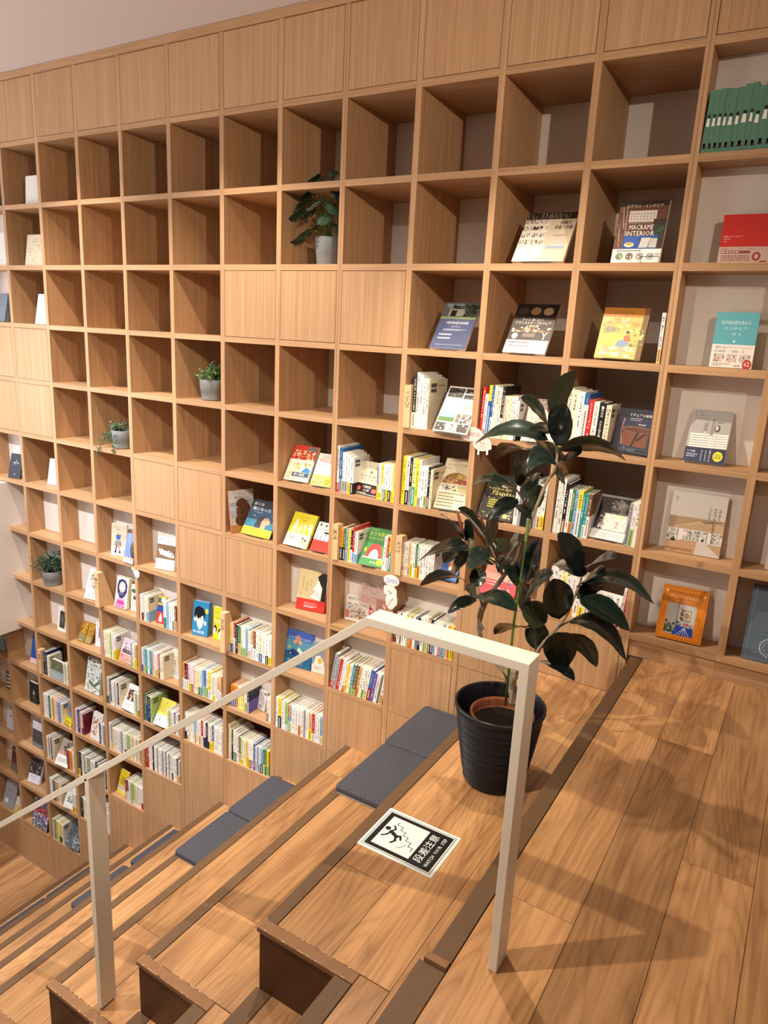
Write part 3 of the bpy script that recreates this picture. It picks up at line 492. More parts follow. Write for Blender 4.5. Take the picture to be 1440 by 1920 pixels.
# ------------------------------------------------------------------ handrail
RY0, RY1 = -4.615, -4.465
def flatbar(name, pts, th, parent, base):
    "flat bar running in the x-z plane with mitred bends, width along y"
    P = [Vector((p[0], 0, p[1])) for p in pts]; V = []; F = []; n = len(P); rows = []
    for i, p in enumerate(P):
        d0 = (P[i]-P[i-1]).normalized() if i else (P[1]-P[0]).normalized()
        d1 = (P[i+1]-P[i]).normalized() if i < n-1 else d0
        n0 = Vector((-d0.z, 0, d0.x)); n1 = Vector((-d1.z, 0, d1.x)); m_ = (n0+n1).normalized(); k = 1/max(.3, m_.dot(n0))
        rows.append((p, p+m_*th*k))
    for a, b2 in rows:
        for q, y in ((a, RY0), (b2, RY0), (b2, RY1), (a, RY1)): V.append(tuple(W(q.x, y, q.z)-base))
    for i in range(n-1):
        for k in range(4):
            F.append((i*4+k, i*4+(k+1) % 4, (i+1)*4+(k+1) % 4, (i+1)*4+k))
    F.append((0, 3, 2, 1)); F.append(((n-1)*4, (n-1)*4+1, (n-1)*4+2, (n-1)*4+3))
    me = mesh(name, V, F, STEEL); me.flip_normals() if False else None
    o = bpy.data.objects.new(name, me); link(o, parent); o.location = base-parent.location; return soft(o, .0012)
hr = empty('handrail', (.42, -4.54, -4.09), 'cream white flat-bar steel handrail running down beside the steps', 'handrail')
base = W(.42, -4.54, -4.09)
flatbar('rail', [(.447, -4.088), (.447, -2.262), (-.49, -2.262), (-7.9, -8.075)], .05, hr, base)
# posts below the sloping bar
def railz(x): return -2.262+(x+.49)*.7845
for xp, zb in ((-3.02, -6.546), (-6.9, -9.5)):
    box('post', xp-.025, xp+.025, RY0, RY1, zb, railz(xp)-.05, STEEL, hr)

# ------------------------------------------------------------------ seat pads
def pad(x0, x1, y0, y1, z, label, tilt=0):
    cx_, cy_ = (x0+x1)/2, (y0+y1)/2; hxm, hym = (x1-x0)/2*S, (y1-y0)/2*S
    p = empty('seat_pad', (cx_, cy_, z), label, 'cushion', 'grey felt seat pads')
    for nm, za, zb, ins, mt in (('felt_top', .007, .034, 0, FELT), ('backing', .001, .007, .002, FELTW)):
        V = []; F = []; N = 10
        rc = []
        r_ = .018
        for (sx, sy, a0) in ((1, 1, 0), (-1, 1, 90), (-1, -1, 180), (1, -1, 270)):
            for q in range(5):
                a = math.radians(a0+q*22.5); rc.append((sx*(hxm-ins-r_)+r_*math.cos(a), sy*(hym-ins-r_)+r_*math.sin(a)))
        lv = [(0, za), (0, zb-.008), (.002, zb-.003), (.007, zb), (.06, zb+.0015)] if nm == 'felt_top' else [(0, za), (0, zb)]
        for ins2, zz in lv:
            for x, y in rc: V.append((x*(1-ins2/hxm), y*(1-ins2/hym), zz))
        n = len(rc)
        for j in range(len(lv)-1):
            for i in range(n): F.append((j*n+i, j*n+(i+1) % n, (j+1)*n+(i+1) % n, (j+1)*n+i))
        F.append(tuple(range(n))[::-1]); F.append(tuple(range((len(lv)-1)*n, len(lv)*n)))
        o = bpy.data.objects.new(nm, mesh(nm, V, F, mt, smooth=False)); link(o, p)
    return p
zc1 = z_t(1)+.005; zc3 = z_t(3)+.005; zc4 = z_t(4)+.005; zc5 = z_t(5)+.005
pad(-2.36, -1.24, -1.085, -.03, zc1, 'grey felt seat pad against the bookcase, nearest the planter')
pad(-2.34, -1.22, -2.13, -1.10, zc1, 'grey felt seat pad above left of the floor sign')
pad(-4.86, -3.76, -1.13, -.12, zc3, 'grey felt seat pad against the bookcase on the fourth step')
pad(-4.84, -3.74, -2.14, -1.15, zc3, 'grey felt seat pad on the fourth step, away from bookcase')
zc7 = z_t(7)+.005
pad(-7.11, -6.02, -1.08, -.10, zc5, 'grey felt pad right of the handrail post, touching the bookcase')
pad(-7.12, -6.03, -2.19, -1.18, zc5, 'grey felt pad partly hidden by the handrail post')
pad(-9.6, -8.5, -1.08, -.10, zc7, 'grey felt pad on lowest step, nearest the bookcase')
pad(-9.6, -8.5, -2.12, -1.11, zc7, 'grey felt pad on lowest step at the left edge of view')
# ------------------------------------------------------------------ flat print: rectangles, ovals, polygons and lettering with face colours
FCACHE = {}
def glyphs(s, res=1):
    if (s, res) not in FCACHE:
        cu = bpy.data.curves.new('t', 'FONT'); cu.body = s; cu.resolution_u = res
        o = bpy.data.objects.new('t', cu); sc.collection.objects.link(o)
        dg = bpy.context.evaluated_depsgraph_get(); dg.update()
        me = bpy.data.meshes.new_from_object(o.evaluated_get(dg))
        V = [(v.co.x, v.co.y) for v in me.vertices]; F = [tuple(p.vertices) for p in me.polygons]
        bpy.data.objects.remove(o); bpy.data.curves.remove(cu); bpy.data.meshes.remove(me)
        if not V: V = [(0, 0), (1, 0), (1, 1)]; F = []
        x0 = min(v[0] for v in V); x1 = max(v[0] for v in V); y0 = min(v[1] for v in V); y1 = max(v[1] for v in V)
        FCACHE[(s, res)] = ([((v[0]-x0)/max(1e-6, x1-x0), (v[1]-y0)/max(1e-6, y1-y0)) for v in V], F)
    return FCACHE[(s, res)]
class Print:
    "coordinates in percent of the sheet, v downwards"
    def __init__(s): s.V = []; s.F = []; s.C = []; s.l = 1
    def add(s, pts, col, lay=None):
        n = len(s.V); l = s.l if lay is None else lay
        s.V += [(p[0]/100, p[1]/100, l) for p in pts]; s.F.append(tuple(range(n, n+len(pts)))); s.C.append(hx(col))
        if lay is None: s.l += 1
    def r(s, x0, y0, x1, y1, col, lay=None): s.add([(x0, y1), (x1, y1), (x1, y0), (x0, y0)], col, lay)
    def p(s, pts, col):
        a = sum(pts[i][0]*pts[(i+1) % len(pts)][1]-pts[(i+1) % len(pts)][0]*pts[i][1] for i in range(len(pts)))
        s.add(pts if a < 0 else pts[::-1], col)
    def e(s, cx, cy, rx, ry, col, n=18): s.add([(cx+rx*math.cos(-2*math.pi*i/n), cy+ry*math.sin(-2*math.pi*i/n)) for i in range(n)], col)
    def ln(s, x0, y0, x1, y1, w, col, asp=1):
        dx, dy = x1-x0, (y1-y0)*asp; L = math.hypot(dx, dy) or 1; nx, ny = -dy/L*w/2, dx/L*w/2/asp
        s.p([(x0+nx, y0+ny), (x1+nx, y1+ny), (x1-nx, y1-ny), (x0-nx, y0-ny)], col)
    def fr(s, x0, y0, x1, y1, w, col, h=1):
        s.r(x0, y0, x1, y0+w*h, col); s.r(x0, y1-w*h, x1, y1, col); s.r(x0, y0, x0+w, y1, col); s.r(x1-w, y0, x1, y1, col)
    def t(s, txt, x, y, w, h, col, slant=0):
        V, F = glyphs(txt); n = len(s.V); s.l += 1
        s.V += [((x+w*a+slant*h*b_)/100, (y+h*(1-b_))/100, s.l) for a, b_ in V]
        for f in F: s.F.append(tuple(n+i for i in f)); s.C.append(hx(col))
    def v(s, txt, x, y, w, h, col):
        k = h/len(txt)
        for i, ch in enumerate(txt):
            if ch == 'ー': s.r(x+w*.4, y+i*k+k*.1, x+w*.55, y+i*k+k*.85, col)
            elif ch != ' ': s.t(ch, x, y+i*k+k*.06, w, k*.84, col)
    def n(s, x0, y0, x1, y1, cols, n, seed=1, sz=(4, 8)):
        g = random.Random(seed); s.l += 1
        for _ in range(n):
            cx_, cy_ = g.uniform(x0, x1), g.uniform(y0, y1); rw = g.uniform(.4, 1)*sz[0]/2; rh = g.uniform(.4, 1)*sz[1]/2; c = g.choice(cols); k = g.randint(4, 7); a0 = g.random()*6
            pts = [(min(x1, max(x0, cx_+rw*math.cos(a0-6.283*i/k))), min(y1, max(y0, cy_+rh*math.sin(a0-6.283*i/k)))) for i in range(k)]
            s.l += .02; s.add(pts, c, s.l)
        s.l = math.ceil(s.l)+1
    def x(s, x0, y0, x1, y1, col, rows=3, seed=1):
        "rows of unreadably small type"
        g = random.Random(seed); s.l += 1; rh = (y1-y0)/rows
        for j in range(rows):
            x = x0; e_ = x0+(x1-x0)*(1 if j < rows-1 else g.uniform(.5, 1))
            while x < e_:
                w = g.uniform(.5, 1.3)*rh*.9
                s.add([(x, y0+j*rh+rh*.7), (min(x+w, x1), y0+j*rh+rh*.7), (min(x+w, x1), y0+j*rh+rh*.15), (x, y0+j*rh+rh*.15)], col, s.l); x += w+rh*.35
    def mesh(s, name, fn): return mesh(name, [fn(*v) for v in s.V], s.F, PRINT, cols=s.C)

# ------------------------------------------------------------------ books
CC = dict(W='#e9e6df', C='#e6dcc0', K='#1b1a1c', N='#1d2448', B='#2c5a9c', L='#8fb4d2', G='#2f7446', g='#9fc07a', Y='#e8cf2a', y='#ece49a', O='#e08a2c', R='#c22a26', P='#eabfc0', M='#7c2030', V='#6a5aa0', S='#9c9da0', T='#2f8f92', D='#7c5236', E='#d9b680', J='#557f68')
NM = dict(W='white', C='cream', K='black', N='navy', B='blue', L='pale blue', G='green', g='light green', Y='yellow', y='pale yellow', O='orange', R='red', P='pink', M='maroon', V='violet', S='grey', T='teal', D='brown', E='tan', J='green')
ORD = ['first', 'second', 'third', 'fourth', 'fifth', 'sixth', 'seventh', 'eighth', 'ninth', 'tenth', 'eleventh', 'twelfth', 'thirteenth', 'fourteenth', 'fifteenth', 'sixteenth', 'seventeenth', 'eighteenth', 'nineteenth', 'twentieth', 'twenty-first', 'twenty-second', 'twenty-third', 'twenty-fourth', 'twenty-fifth']
def spine_marks(w, h, ink, seed, bandf, bandink, title=None):
    "vertical column of spine lettering on the x-z plane, facing -y"
    g = random.Random(seed); V = []; F = []; C = []
    def q(x0, x1, z0, z1, c, y=-.0008):
        n = len(V); V.extend([(x0, y, z0), (x1, y, z0), (x1, y, z1), (x0, y, z1)]); F.append((n, n+1, n+2, n+3)); C.append(c)
    z = h*.93; cw = min(w*.62, .011); cx_ = w/2
    if title:
        k = min((h*(.9-bandf))/len(title), w*.85)
        for i, ch in enumerate(title):
            if ch == ' ': continue
            if ch == 'ー': q(cx_-k*.05, cx_+k*.05, z-(i+.9)*k, z-(i+.1)*k, ink); continue
            gv, gf = glyphs(ch); n = len(V); V.extend([(cx_+(a-.5)*k*.84, -.0008, z-k*(i+1)+k*.9*b_) for a, b_ in gv])
            for f in gf: F.append(tuple(n+j for j in f)); C.append(ink)
    else:
        top = z; nchar = g.randint(6, 14); ch = min(cw*1.1, (h*(.62-bandf*.4))/nchar)
        for i in range(nchar):
            if g.random() < .1: z -= ch; continue
            for _ in range(g.randint(2, 4)):
                if g.random() < .55:
                    a = g.uniform(-.45, .05)*cw; b_ = g.uniform(.1, .45)*cw; zz = z-g.uniform(.1, .85)*ch; q(cx_+a, cx_+b_, zz-ch*.07, zz+ch*.07, ink)
                else:
                    xx = g.uniform(-.35, .35)*cw; q(cx_+xx-cw*.06, cx_+xx+cw*.06, z-ch*.9, z-ch*g.uniform(.05, .4), ink)
            z -= ch
        z -= h*.04; n2 = g.randint(3, 5)
        for i in range(n2):
            if z-ch*.5 < h*(bandf+.03): break
            q(cx_-cw*.2, cx_+cw*.2, z-ch*.42, z, ink); z -= ch*.6
    if bandf:
        zb = h*bandf*.86
        while zb > h*.05: q(cx_-cw*.3, cx_+cw*.3, zb-cw*.5, zb, bandink); zb -= cw*.85
    return V, F, C
def book_mesh(w, d, h, col, band=None, bf=0, th=.0018, deco=None):
    "open box cover: left board, right board and spine; a paper band sits slightly proud"
    V = []; F = []; C = []
    def bx(x0, x1, y0, y1, z0, z1, c):
        n = len(V); V.extend(bv(x0, x1, y0, y1, z0, z1)); F.extend([tuple(n+i for i in f) for f in BOXF]); C.extend([c]*6)
    c = hx(col); th = min(th, w*.2)
    bx(0, th, 0, d, 0, h, c); bx(w-th, w, 0, d, 0, h, c); bx(th, w-th, 0, th, 0, h, c)
    if band:
        c2 = hx(band); e_ = .0004; H = h*bf
        bx(-e_*0, th, -e_, d*.97, 0, H, c2); bx(w-th, w+e_*.5, -e_, d*.97, 0, H, c2); bx(th, w-th, -e_, th, 0, H, c2)
    if deco:                                   # back-cover label block on the right board
        n = len(V); x = w+.0006
        for (a0, a1, z0, z1, cc) in deco: 
            n = len(V); V.extend([(x, a0*d, z0*h), (x, a1*d, z0*h), (x, a1*d, z1*h), (x, a0*d, z1*h)]); F.append((n, n+1, n+2, n+3)); C.append(hx(cc))
    return mesh('book', V, F, PRINT, cols=C), th
nb = 0
FV, FF, FC = [], [], []
def far(c, r): return c <= 3 or (c, r) == (4, -8)
LONGT = {(8, -2, 0): 'インテリアデザインの歴史', (8, -2, 1): 'エモイン リア取得ガイド', (8, -2, 3): 'インテリアデザインと基本', (9, -2, 3): None, (10, -2, 6): '100年　大人の椅子職人', (10, -2, 7): '日本のデザインが光', (10, -2, 3): '心理学の名作', (7, -3, 0): '知らないと道具の育て方', (10, -1, 0): '東京　暮らし 住まい帖', (8, -3, 1): 'Mid-Century Modern', (10, -3, 4): '三人のリビング', (9, -2, 5): '和室の設計術'}
for (c, r, xa, xb, lean, toks, loc) in SPINES:
    toks = toks.split(); g = random.Random(c*31+r*7+100); zt_ = ROW[r]+T+.002
    ws = [g.uniform(.75, 1.3) for _ in toks]; k = (xb-xa)/sum(ws); x = xa
    grp = 'books in the row ' + loc
    la = math.radians(lean)
    for i, tk in enumerate(toks):
        w = ws[i]*k*S-.0006; x0 = x; x += ws[i]*k
        base = tk[0]; h = int(tk[1:3])/100*g.uniform(.985, 1.01); band = tk[3] if len(tk) > 3 else None; bf = int(tk[4])/10 if len(tk) > 4 else .12
        d = {15: .105, 16: .11, 17: .115, 18: .128, 19: .13}.get(int(tk[1:3]), .15 if h < .23 else .19)
        if shallow(c, r): d = min(d, .128)
        y = (.03 if not shallow(c, r) else -.005)*S + g.uniform(0, .003)
        if shallow(c, r): y = .34*S-d-.002 - g.uniform(0, .003)
        deco = None
        if i == len(toks)-1 or g.random() < .12: deco = [(.1, .4, .84, .92, '#55524e'), (.1, .4, .74, .81, '#55524e'), (.5, .85, .86, .88, '#8a867e')]
        me, th = book_mesh(w, d, h, CC[base], CC[band] if band else None, bf if band else 0, deco=deco)
        o = bpy.data.objects.new('book', me)
        if not far(c, r): link(o)
        o.location = Vector((x0*S, y, (zt_+Z0)*S + math.sin(la)*0)); o.rotation_euler = (0, la, 0)
        if lean: o.location.z += w*math.sin(la)+.0003
        if far(c, r):
            M_ = Matrix.Translation(o.location) @ o.rotation_euler.to_matrix().to_4x4()
            def merge(vs, fs, cs):
                n0 = len(FV); FV.extend([tuple(M_ @ Vector(v)) for v in vs]); FF.extend([tuple(n0+i for i in f) for f in fs]); FC.extend(cs)
            ca = me.color_attributes['Col'].data; merge([v.co for v in me.vertices], [tuple(p.vertices) for p in me.polygons], [tuple(ca[p.loop_start].color) for p in me.polygons])
            merge(bv(th, w-th, th, d-.003, .002, h-.003), BOXF, [hx('#e6dfcd')]*6)
            ink = '#f2efe6' if base in 'KNBGRMVTDJ' else g.choice(['#26241f', '#26241f', '#3b3a5a', '#7a2b2b'])
            merge(*spine_marks(w, h, hx(ink), nb, bf if band else 0, hx('#3a352c'))); nb += 1; bpy.data.objects.remove(o); continue
        bd = (', %s foot' % NM[band]) if band and band != base else ''
        lb = '%s-spined book%s, %s from left, %s' % (NM[base], bd, ORD[i], loc)
        tag(o, ' '.join(lb.split()[:16]), 'book', grp)
        pg = bpy.data.objects.new('pages', mesh('pages', bv(th, w-th, th, d-.003, .002, h-.003), BOXF, PAGES)); link(pg, o)
        ink = '#f2efe6' if base in 'KNBGRMVTDJ' else g.choice(['#26241f', '#26241f', '#3b3a5a', '#7a2b2b'])
        if base == 'J':
            V, F, C = spine_marks(w, h, '#1c2b22', nb, 0, '#fff'); V, F, C = [], [], []
            for zz, cc, hh in ((.42, '#e9e6df', .13), (.56, '#1b1a1c', .05), (.06, '#1b1a1c', .09), (.1, '#e9e6df', .04)):
                n = len(V); V += [(w*.2, -.0008, h*zz), (w*.8, -.0008, h*zz), (w*.7, -.0008, h*(zz+hh)), (w*.3, -.0008, h*(zz+hh))]; F.append((n, n+1, n+2, n+3)); C.append(hx(cc))
        else: V, F, C = spine_marks(w, h, hx(ink), nb, bf if band else 0, hx('#f2efe6' if band and band in 'KNBGRMVTD' else '#3a352c'), LONGT.get((c, r, i)))
        if V: link(bpy.data.objects.new('spine_lettering', mesh('spine_lettering', V, F, PRINT, cols=C)), o)
        nb += 1

fo = link(bpy.data.objects.new('small_books', mesh('small_books', FV, FF, PRINT, cols=FC)))
tag(fo, 'rows of small upright books on the far lower left shelves', 'books', kind='stuff')

def stand(x, y, z, w, h, lean, yaw, lab):
    "clear stand: sloping back plate, rear strut and front lip"
    p = empty('book_stand', (x, y, z), lab, 'stand', 'clear book stands', rot=(0, 0, yaw))
    V = []; F = []
    def bx(x0, x1, y0, y1, z0, z1, f=lambda v: v):
        n = len(V); V.extend([f(v) for v in bv(x0, x1, y0, y1, z0, z1)]); F.extend([tuple(n+i for i in q) for q in BOXF])
    s_, c_ = math.sin(lean), math.cos(lean)
    bx(-w*.3, w*.3, 0, .002, .003, h*.62, lambda v: (v[0], v[1]*c_+v[2]*s_, v[2]*c_))
    bx(-w*.3, w*.3, -.024, h*.5*s_+.02, 0, .0022)
    bx(-w*.3, w*.3, -.026, -.024, 0, .012)
    bx(-.004, .004, h*.5*s_, h*.5*s_+.002, .002, h*.5*c_)
    o = bpy.data.objects.new('clear_plate', mesh('clear_plate', V, F, ACR)); link(o, p)
    return p
# ------------------------------------------------------------------ face-out covers (colour, thickness in mm, label, drawing)
PH = ['#4a4038', '#6e6257', '#8f8578', '#2a2522', '#b5aa9a']
FL = ['#c22a4a', '#e6d9ee', '#4a5fae', '#3b6b3a', '#f0f0f4', '#d97aa8', '#b8321f']
def cv(n, P):
    r, e, t, v, x, p, N = P.r, P.e, P.t, P.v, P.x, P.p, P.n
    if n == 'library':
        r(0, 0, 100, 100, '#d9c9b0'); r(0, 0, 100, 14, '#3a2f2a'); N(0, 1, 100, 13, ['#6b5a48', '#96856c', '#1c1715', '#b7a98f'], 60, 1, (2, 12)); r(0, 14, 50, 100, '#e6dfd2')
        for y in (24, 38, 52, 66): r(0, y, 50, y+1.5, '#f4f0e8'); N(0, y-10, 48, y-1, PH+['#8e4a3c'], 34, int(y), (2, 9))
        N(20, 28, 38, 36, ['#2d2a2c'], 6, 3, (8, 8)); r(0, 66, 55, 100, '#cfd3d8'); p([(6, 96), (4, 74), (30, 70), (38, 84), (36, 96)], '#f2f2f4'); p([(12, 84), (20, 70), (30, 82)], '#d8d2da')
        r(58, 70, 92, 74, '#9fb0c4'); r(60, 66, 90, 69, '#c9d0dc'); r(40, 92, 100, 96, '#b9bcae'); t('素敵な', 70, 18, 22, 7, '#3a2f2a'); t('蔵書と本棚', 62, 27, 34, 8, '#3a2f2a'); x(64, 46, 90, 50, '#a9967c', 2)
        P.ln(60, 76, 84, 94, .8, '#f2f2f4'); P.ln(84, 76, 58, 94, .8, '#f2f2f4')
    elif n == 'macrame':
        r(0, 0, 100, 78, '#6a4030'); [r(0, y, 100, y+.7, '#3a211a') for y in range(6, 50, 7)]; N(0, 8, 22, 70, ['#8a5a44', '#7a4a38'], 26, 2, (14, 7))
        r(0, 0, 100, 9, '#2e1c16'); t('マクラメ・インテリア', 14, 6, 74, 5, '#f0e6da'); r(22, 16, 78, 34, '#d9cfc4'); 
        for j in range(3):
            for i in range(8): e(27+i*6.6, 21+j*4.4, 2.2, 1.6, '#9b8d80', 4)
        [P.ln(24+i*3, 33, 24+i*3, 37, .7, '#d9cfc4') for i in range(18)]
        r(74, 30, 100, 78, '#3f2f28'); N(76, 40, 98, 62, ['#2f5a3c', '#24452f'], 14, 4, (12, 9)); P.ln(8, 10, 14, 44, 1.2, '#d8c8b4'); P.ln(16, 10, 20, 60, 1.2, '#d8c8b4'); P.ln(6, 44, 10, 74, 1, '#d8c8b4')
        r(18, 56, 88, 78, '#2c4f96'); r(20, 58, 50, 70, '#365cab'); p([(52, 76), (56, 60), (74, 60), (70, 76)], '#ddd9d2'); p([(72, 76), (74, 61), (88, 61), (88, 76)], '#c9c5be'); [P.ln(56+i*4, 61, 53+i*4, 76, .8, '#a9a59e') for i in range(7)]
        e(32, 71, 10, 4, '#e9e4da'); e(32, 70, 7, 2.4, '#c9a43a'); t('MACRAME', 26, 39, 50, 8, '#f5f2ea'); t('INTERIOR', 22, 49, 58, 8, '#f5f2ea'); r(0, 78, 100, 100, '#efe9e2'); x(10, 79.5, 90, 83, '#5a4a42', 1)
        for i in range(4): e(16+i*21, 90, 8, 6, ['#7d8a5f', '#8a6a50', '#a39c98', '#b3aeb0'][i]); N(11+i*21, 87, 21+i*21, 93, ['#efe9e2', '#5b5046'], 6, i, (4, 4))
        x(88, 85, 99, 92, '#7a6a62', 3)
    elif n == 'french':
        r(0, 0, 100, 30, '#1d1714'); [e(18+i*30, 15, 12, 8, c) for i, c in enumerate(['#3a2c22', '#7a5a42', '#8a6a4e'])]; r(0, 28, 100, 74, '#4a423e'); t('ずっと 使いたい', 22, 30, 50, 5, '#efe9e4'); t('フランスのテーブルウェア', 8, 36, 84, 6, '#f4eee8'); t('の教科書', 36, 43, 30, 5, '#f4e0b0')
        N(4, 48, 96, 58, ['#c9a27a', '#e9dcc8', '#8a6a4a', '#f2ead8'], 34, 5, (12, 7)); t('Y', 78, 58, 14, 14, '#efe9e4'); e(16, 66, 7, 6, '#efe9e4'); x(34, 60, 64, 68, '#b9a49a', 3); r(0, 74, 100, 100, '#e2d2cc'); x(8, 77, 92, 82, '#6a5850', 1); x(10, 84, 90, 88, '#6a5850', 1); x(6, 91, 94, 97, '#9a8880', 2)
    elif n == 'yellowroom':
        r(0, 0, 100, 100, '#d9b45e'); r(0, 0, 100, 18, '#b9772c'); r(88, 0, 100, 100, '#7c5a34'); t('ひとりの空', 22, 6, 44, 6, '#6a3a1a'); N(4, 20, 86, 50, ['#e9d28a', '#c99a4a', '#e6c878', '#b98a5a'], 40, 6, (16, 9)); r(12, 38, 34, 48, '#8a8a7a'); e(50, 26, 9, 4, '#c9b89a'); P.ln(50, 10, 50, 24, .7, '#5a3a24')
        r(20, 52, 66, 74, '#e9c85a'); p([(40, 76), (44, 64), (62, 62), (70, 70), (60, 78)], '#7f93ad'); p([(54, 56), (66, 52), (72, 66), (58, 66)], '#c9694a'); e(62, 48, 4, 3, '#5a4034'); N(6, 76, 86, 98, ['#e9cfa0', '#d99a5a', '#b9a08a', '#efe2c0'], 40, 7, (16, 8)); N(70, 40, 96, 76, ['#8a9a5a', '#6a7a44', '#c9c07a'], 26, 8, (9, 8))
    elif n == 'vintage':
        r(0, 0, 100, 36, '#5d6460'); N(4, 3, 60, 14, ['#2b302c', '#8f9690', '#454b48'], 18, 9, (22, 8)); r(18, 14, 62, 30, '#a9a69a'); r(24, 17, 40, 30, '#2c2622'); N(60, 4, 98, 30, ['#232a22', '#343c30', '#4a5540'], 34, 10, (14, 10)); r(0, 31, 100, 36, '#7e8c5c'); r(0, 36, 100, 100, '#4c5474')
        t('VINTAGE HOME', 22, 42, 62, 5.5, '#f2f2f2'); x(40, 52, 84, 54, '#c9cbd8', 1); x(20, 58, 84, 62, '#c9cbd8', 2); x(14, 68, 78, 73, '#e9e9f0', 1); x(14, 76, 74, 81, '#e9e9f0', 1); r(12, 92, 90, 92.5, '#c9cbd8')
    elif n == 'red':
        r(0, 0, 100, 66, '#c3261c'); r(0, 66, 100, 100, '#c9aa98'); t('旅するインテリア', 5, 43, 28, 4, '#f0e2dc'); x(5, 49, 22, 51, '#f0e2dc', 1); x(5, 54, 12, 56, '#f0e2dc', 1); N(0, 68, 100, 72, ['#a2584e'], 60, 3, (2, 2)); r(4, 74, 48, 80, '#8e4a42'); x(5, 75, 47, 79.5, '#e9d2c6', 1); x(5, 83, 48, 96, '#8e4a42', 3)
        e(58, 86, 6.5, 9, '#9a3a34'); e(58, 86, 3, 5, '#c9aa98'); e(84, 82, 9, 14, '#9a3a34'); [P.ln(76, 74+i*5, 92, 74+i*5, .8, '#c9aa98') for i in range(4)]; r(64, 95, 74, 98, '#9a3a34')
    elif n == 'teal':
        r(0, 0, 100, 58, '#5fa9b4'); r(0, 58, 100, 100, '#ebe2da'); t('自己肯定感を高める', 14, 15, 68, 7, '#d6ecee'); t('インテリア', 22, 26, 54, 6, '#d6ecee'); t('高島　唯', 42, 37, 20, 4, '#d6ecee'); e(50, 52, 2.4, 3, '#d6ecee', 5); t('部屋を心地よくキープしてハッピーに！', 8, 61, 86, 4.6, '#3a3430'); t('「自己肯定感」と「住環境」の本', 6, 68, 72, 4.6, '#3a3430')
        for i in range(3): r(8+i*30, 75, 33+i*30, 90, '#c9bcb2'); N(8+i*30, 76, 33+i*30, 90, ['#8a7a70', '#efe8e2', '#d9a08e', '#5a504a'], 16, i+3, (7, 5))
        x(6, 92, 50, 98, '#8a7a70', 2); t('牛島 輝', 56, 94, 16, 4, '#3a3430'); e(88, 93, 11, 9, '#b23a38'); t('62', 81, 88, 13, 8, '#f2e6e0')
    elif n == 'cutlery':
        r(0, 0, 100, 72, '#a9a5a2'); x(8, 4, 42, 6, '#6a6460', 1); t('美しい暮らしの', 8, 8, 32, 5, '#5a504a'); t('インテリア365日', 8, 15, 36, 5, '#5a504a'); t('加藤登紀', 64, 21, 18, 3, '#3a3430')
        for i in range(6): p([(4, 46+i*4.6), (100, 44+i*4.6), (96, 48+i*4.6), (8, 49.5+i*4.6)], '#e6e2de'); p([(8, 49.5+i*4.6), (96, 48+i*4.6), (92, 49+i*4.6), (14, 50.6+i*4.6)], '#4a4442')
        P.ln(40, 36, 37, 70, 3, '#d0ccc8'); [P.ln(36+i*3, 24, 37+i*2, 36, 1, '#6b6561') for i in range(4)]; e(39, 38, 5, 3, '#8a8480'); p([(54, 16), (60, 16), (60, 48), (53, 48)], '#8d8884'); r(54, 48, 59, 70, '#d8d4d0'); e(68, 34, 7, 7, '#4a4442'); e(67, 33, 4, 5, '#c9b8a8'); P.ln(69, 41, 71, 70, 3, '#c9c5c1')
        r(0, 72, 100, 100, '#23284a'); v('必要なものは', 60, 74, 4.4, 24, '#e9e6e0'); v('たった１つで', 50, 76, 4.4, 22, '#e9e6e0'); v('センスなんて', 40, 76, 4.4, 22, '#e9e6e0'); t('いつも部屋', 6, 78, 20, 4, '#e9e6e0'); x(6, 84, 32, 92, '#b9bbd0', 2); e(82, 86, 12, 9.5, '#e4d62a'); x(73, 82, 91, 91, '#5a5420', 3)
    elif n == 'omotenashi':
        r(0, 0, 100, 40, '#ddd8d0'); r(0, 40, 100, 100, '#b79c7c'); p([(0, 40), (56, 44), (0, 62)], '#a88d6e'); p([(0, 60), (56, 44), (100, 62), (100, 42)], '#c2a684'); r(0, 60, 100, 80, '#e2ddd8')
        for a, b_ in ((0, 19), (30, 72), (80, 100)): r(a, 61, b_, 79, '#c9c6c0'); N(a, 61, b_, 78, ['#8a8878', '#a9a89c', '#6e6e5e', '#efeeea'], 30, a, (6, 4))
        [r(a, 60, a+1, 80, '#6a5644') for a in (19, 30, 42, 56, 72, 80)]; p([(4, 92), (26, 78), (56, 78), (52, 100), (0, 100)], '#c09a7a'); p([(54, 100), (56, 78), (70, 78), (100, 98), (100, 100)], '#cfc6be'); r(0, 92, 50, 97, '#a67c58'); e(31, 68, 5, 3, '#e9dfd8'); r(64, 73, 68, 77, '#2a2622'); r(8, 78, 16, 82, '#2a2622')
        v('土間と暮らす', 87, 20, 4, 20, '#4a4038'); v('おもてなし住宅の', 78, 20, 5.6, 42, '#3a322c'); v('つくり方', 69, 20, 5, 20, '#3a322c'); v('建築の本', 8, 8, 2.4, 9, '#4a4038'); x(10, 96, 26, 98, '#4a4038', 1)
    elif n == 'orange':
        r(0, 0, 100, 100, '#d9801e'); P.fr(4, 3, 96, 97, .6, '#5a3414', .8); t('NEW BOHEMIAN HANDBOOK', 14, 10, 72, 3.6, '#4a2c12'); t('ボヘミアンスタイルの', 18, 17, 66, 5, '#f4ead8'); t('インテリア', 34, 25, 32, 4.6, '#f4ead8'); e(10, 11, 2, 2, '#f4ead8'); e(92, 12, 2, 2, '#f4ead8')
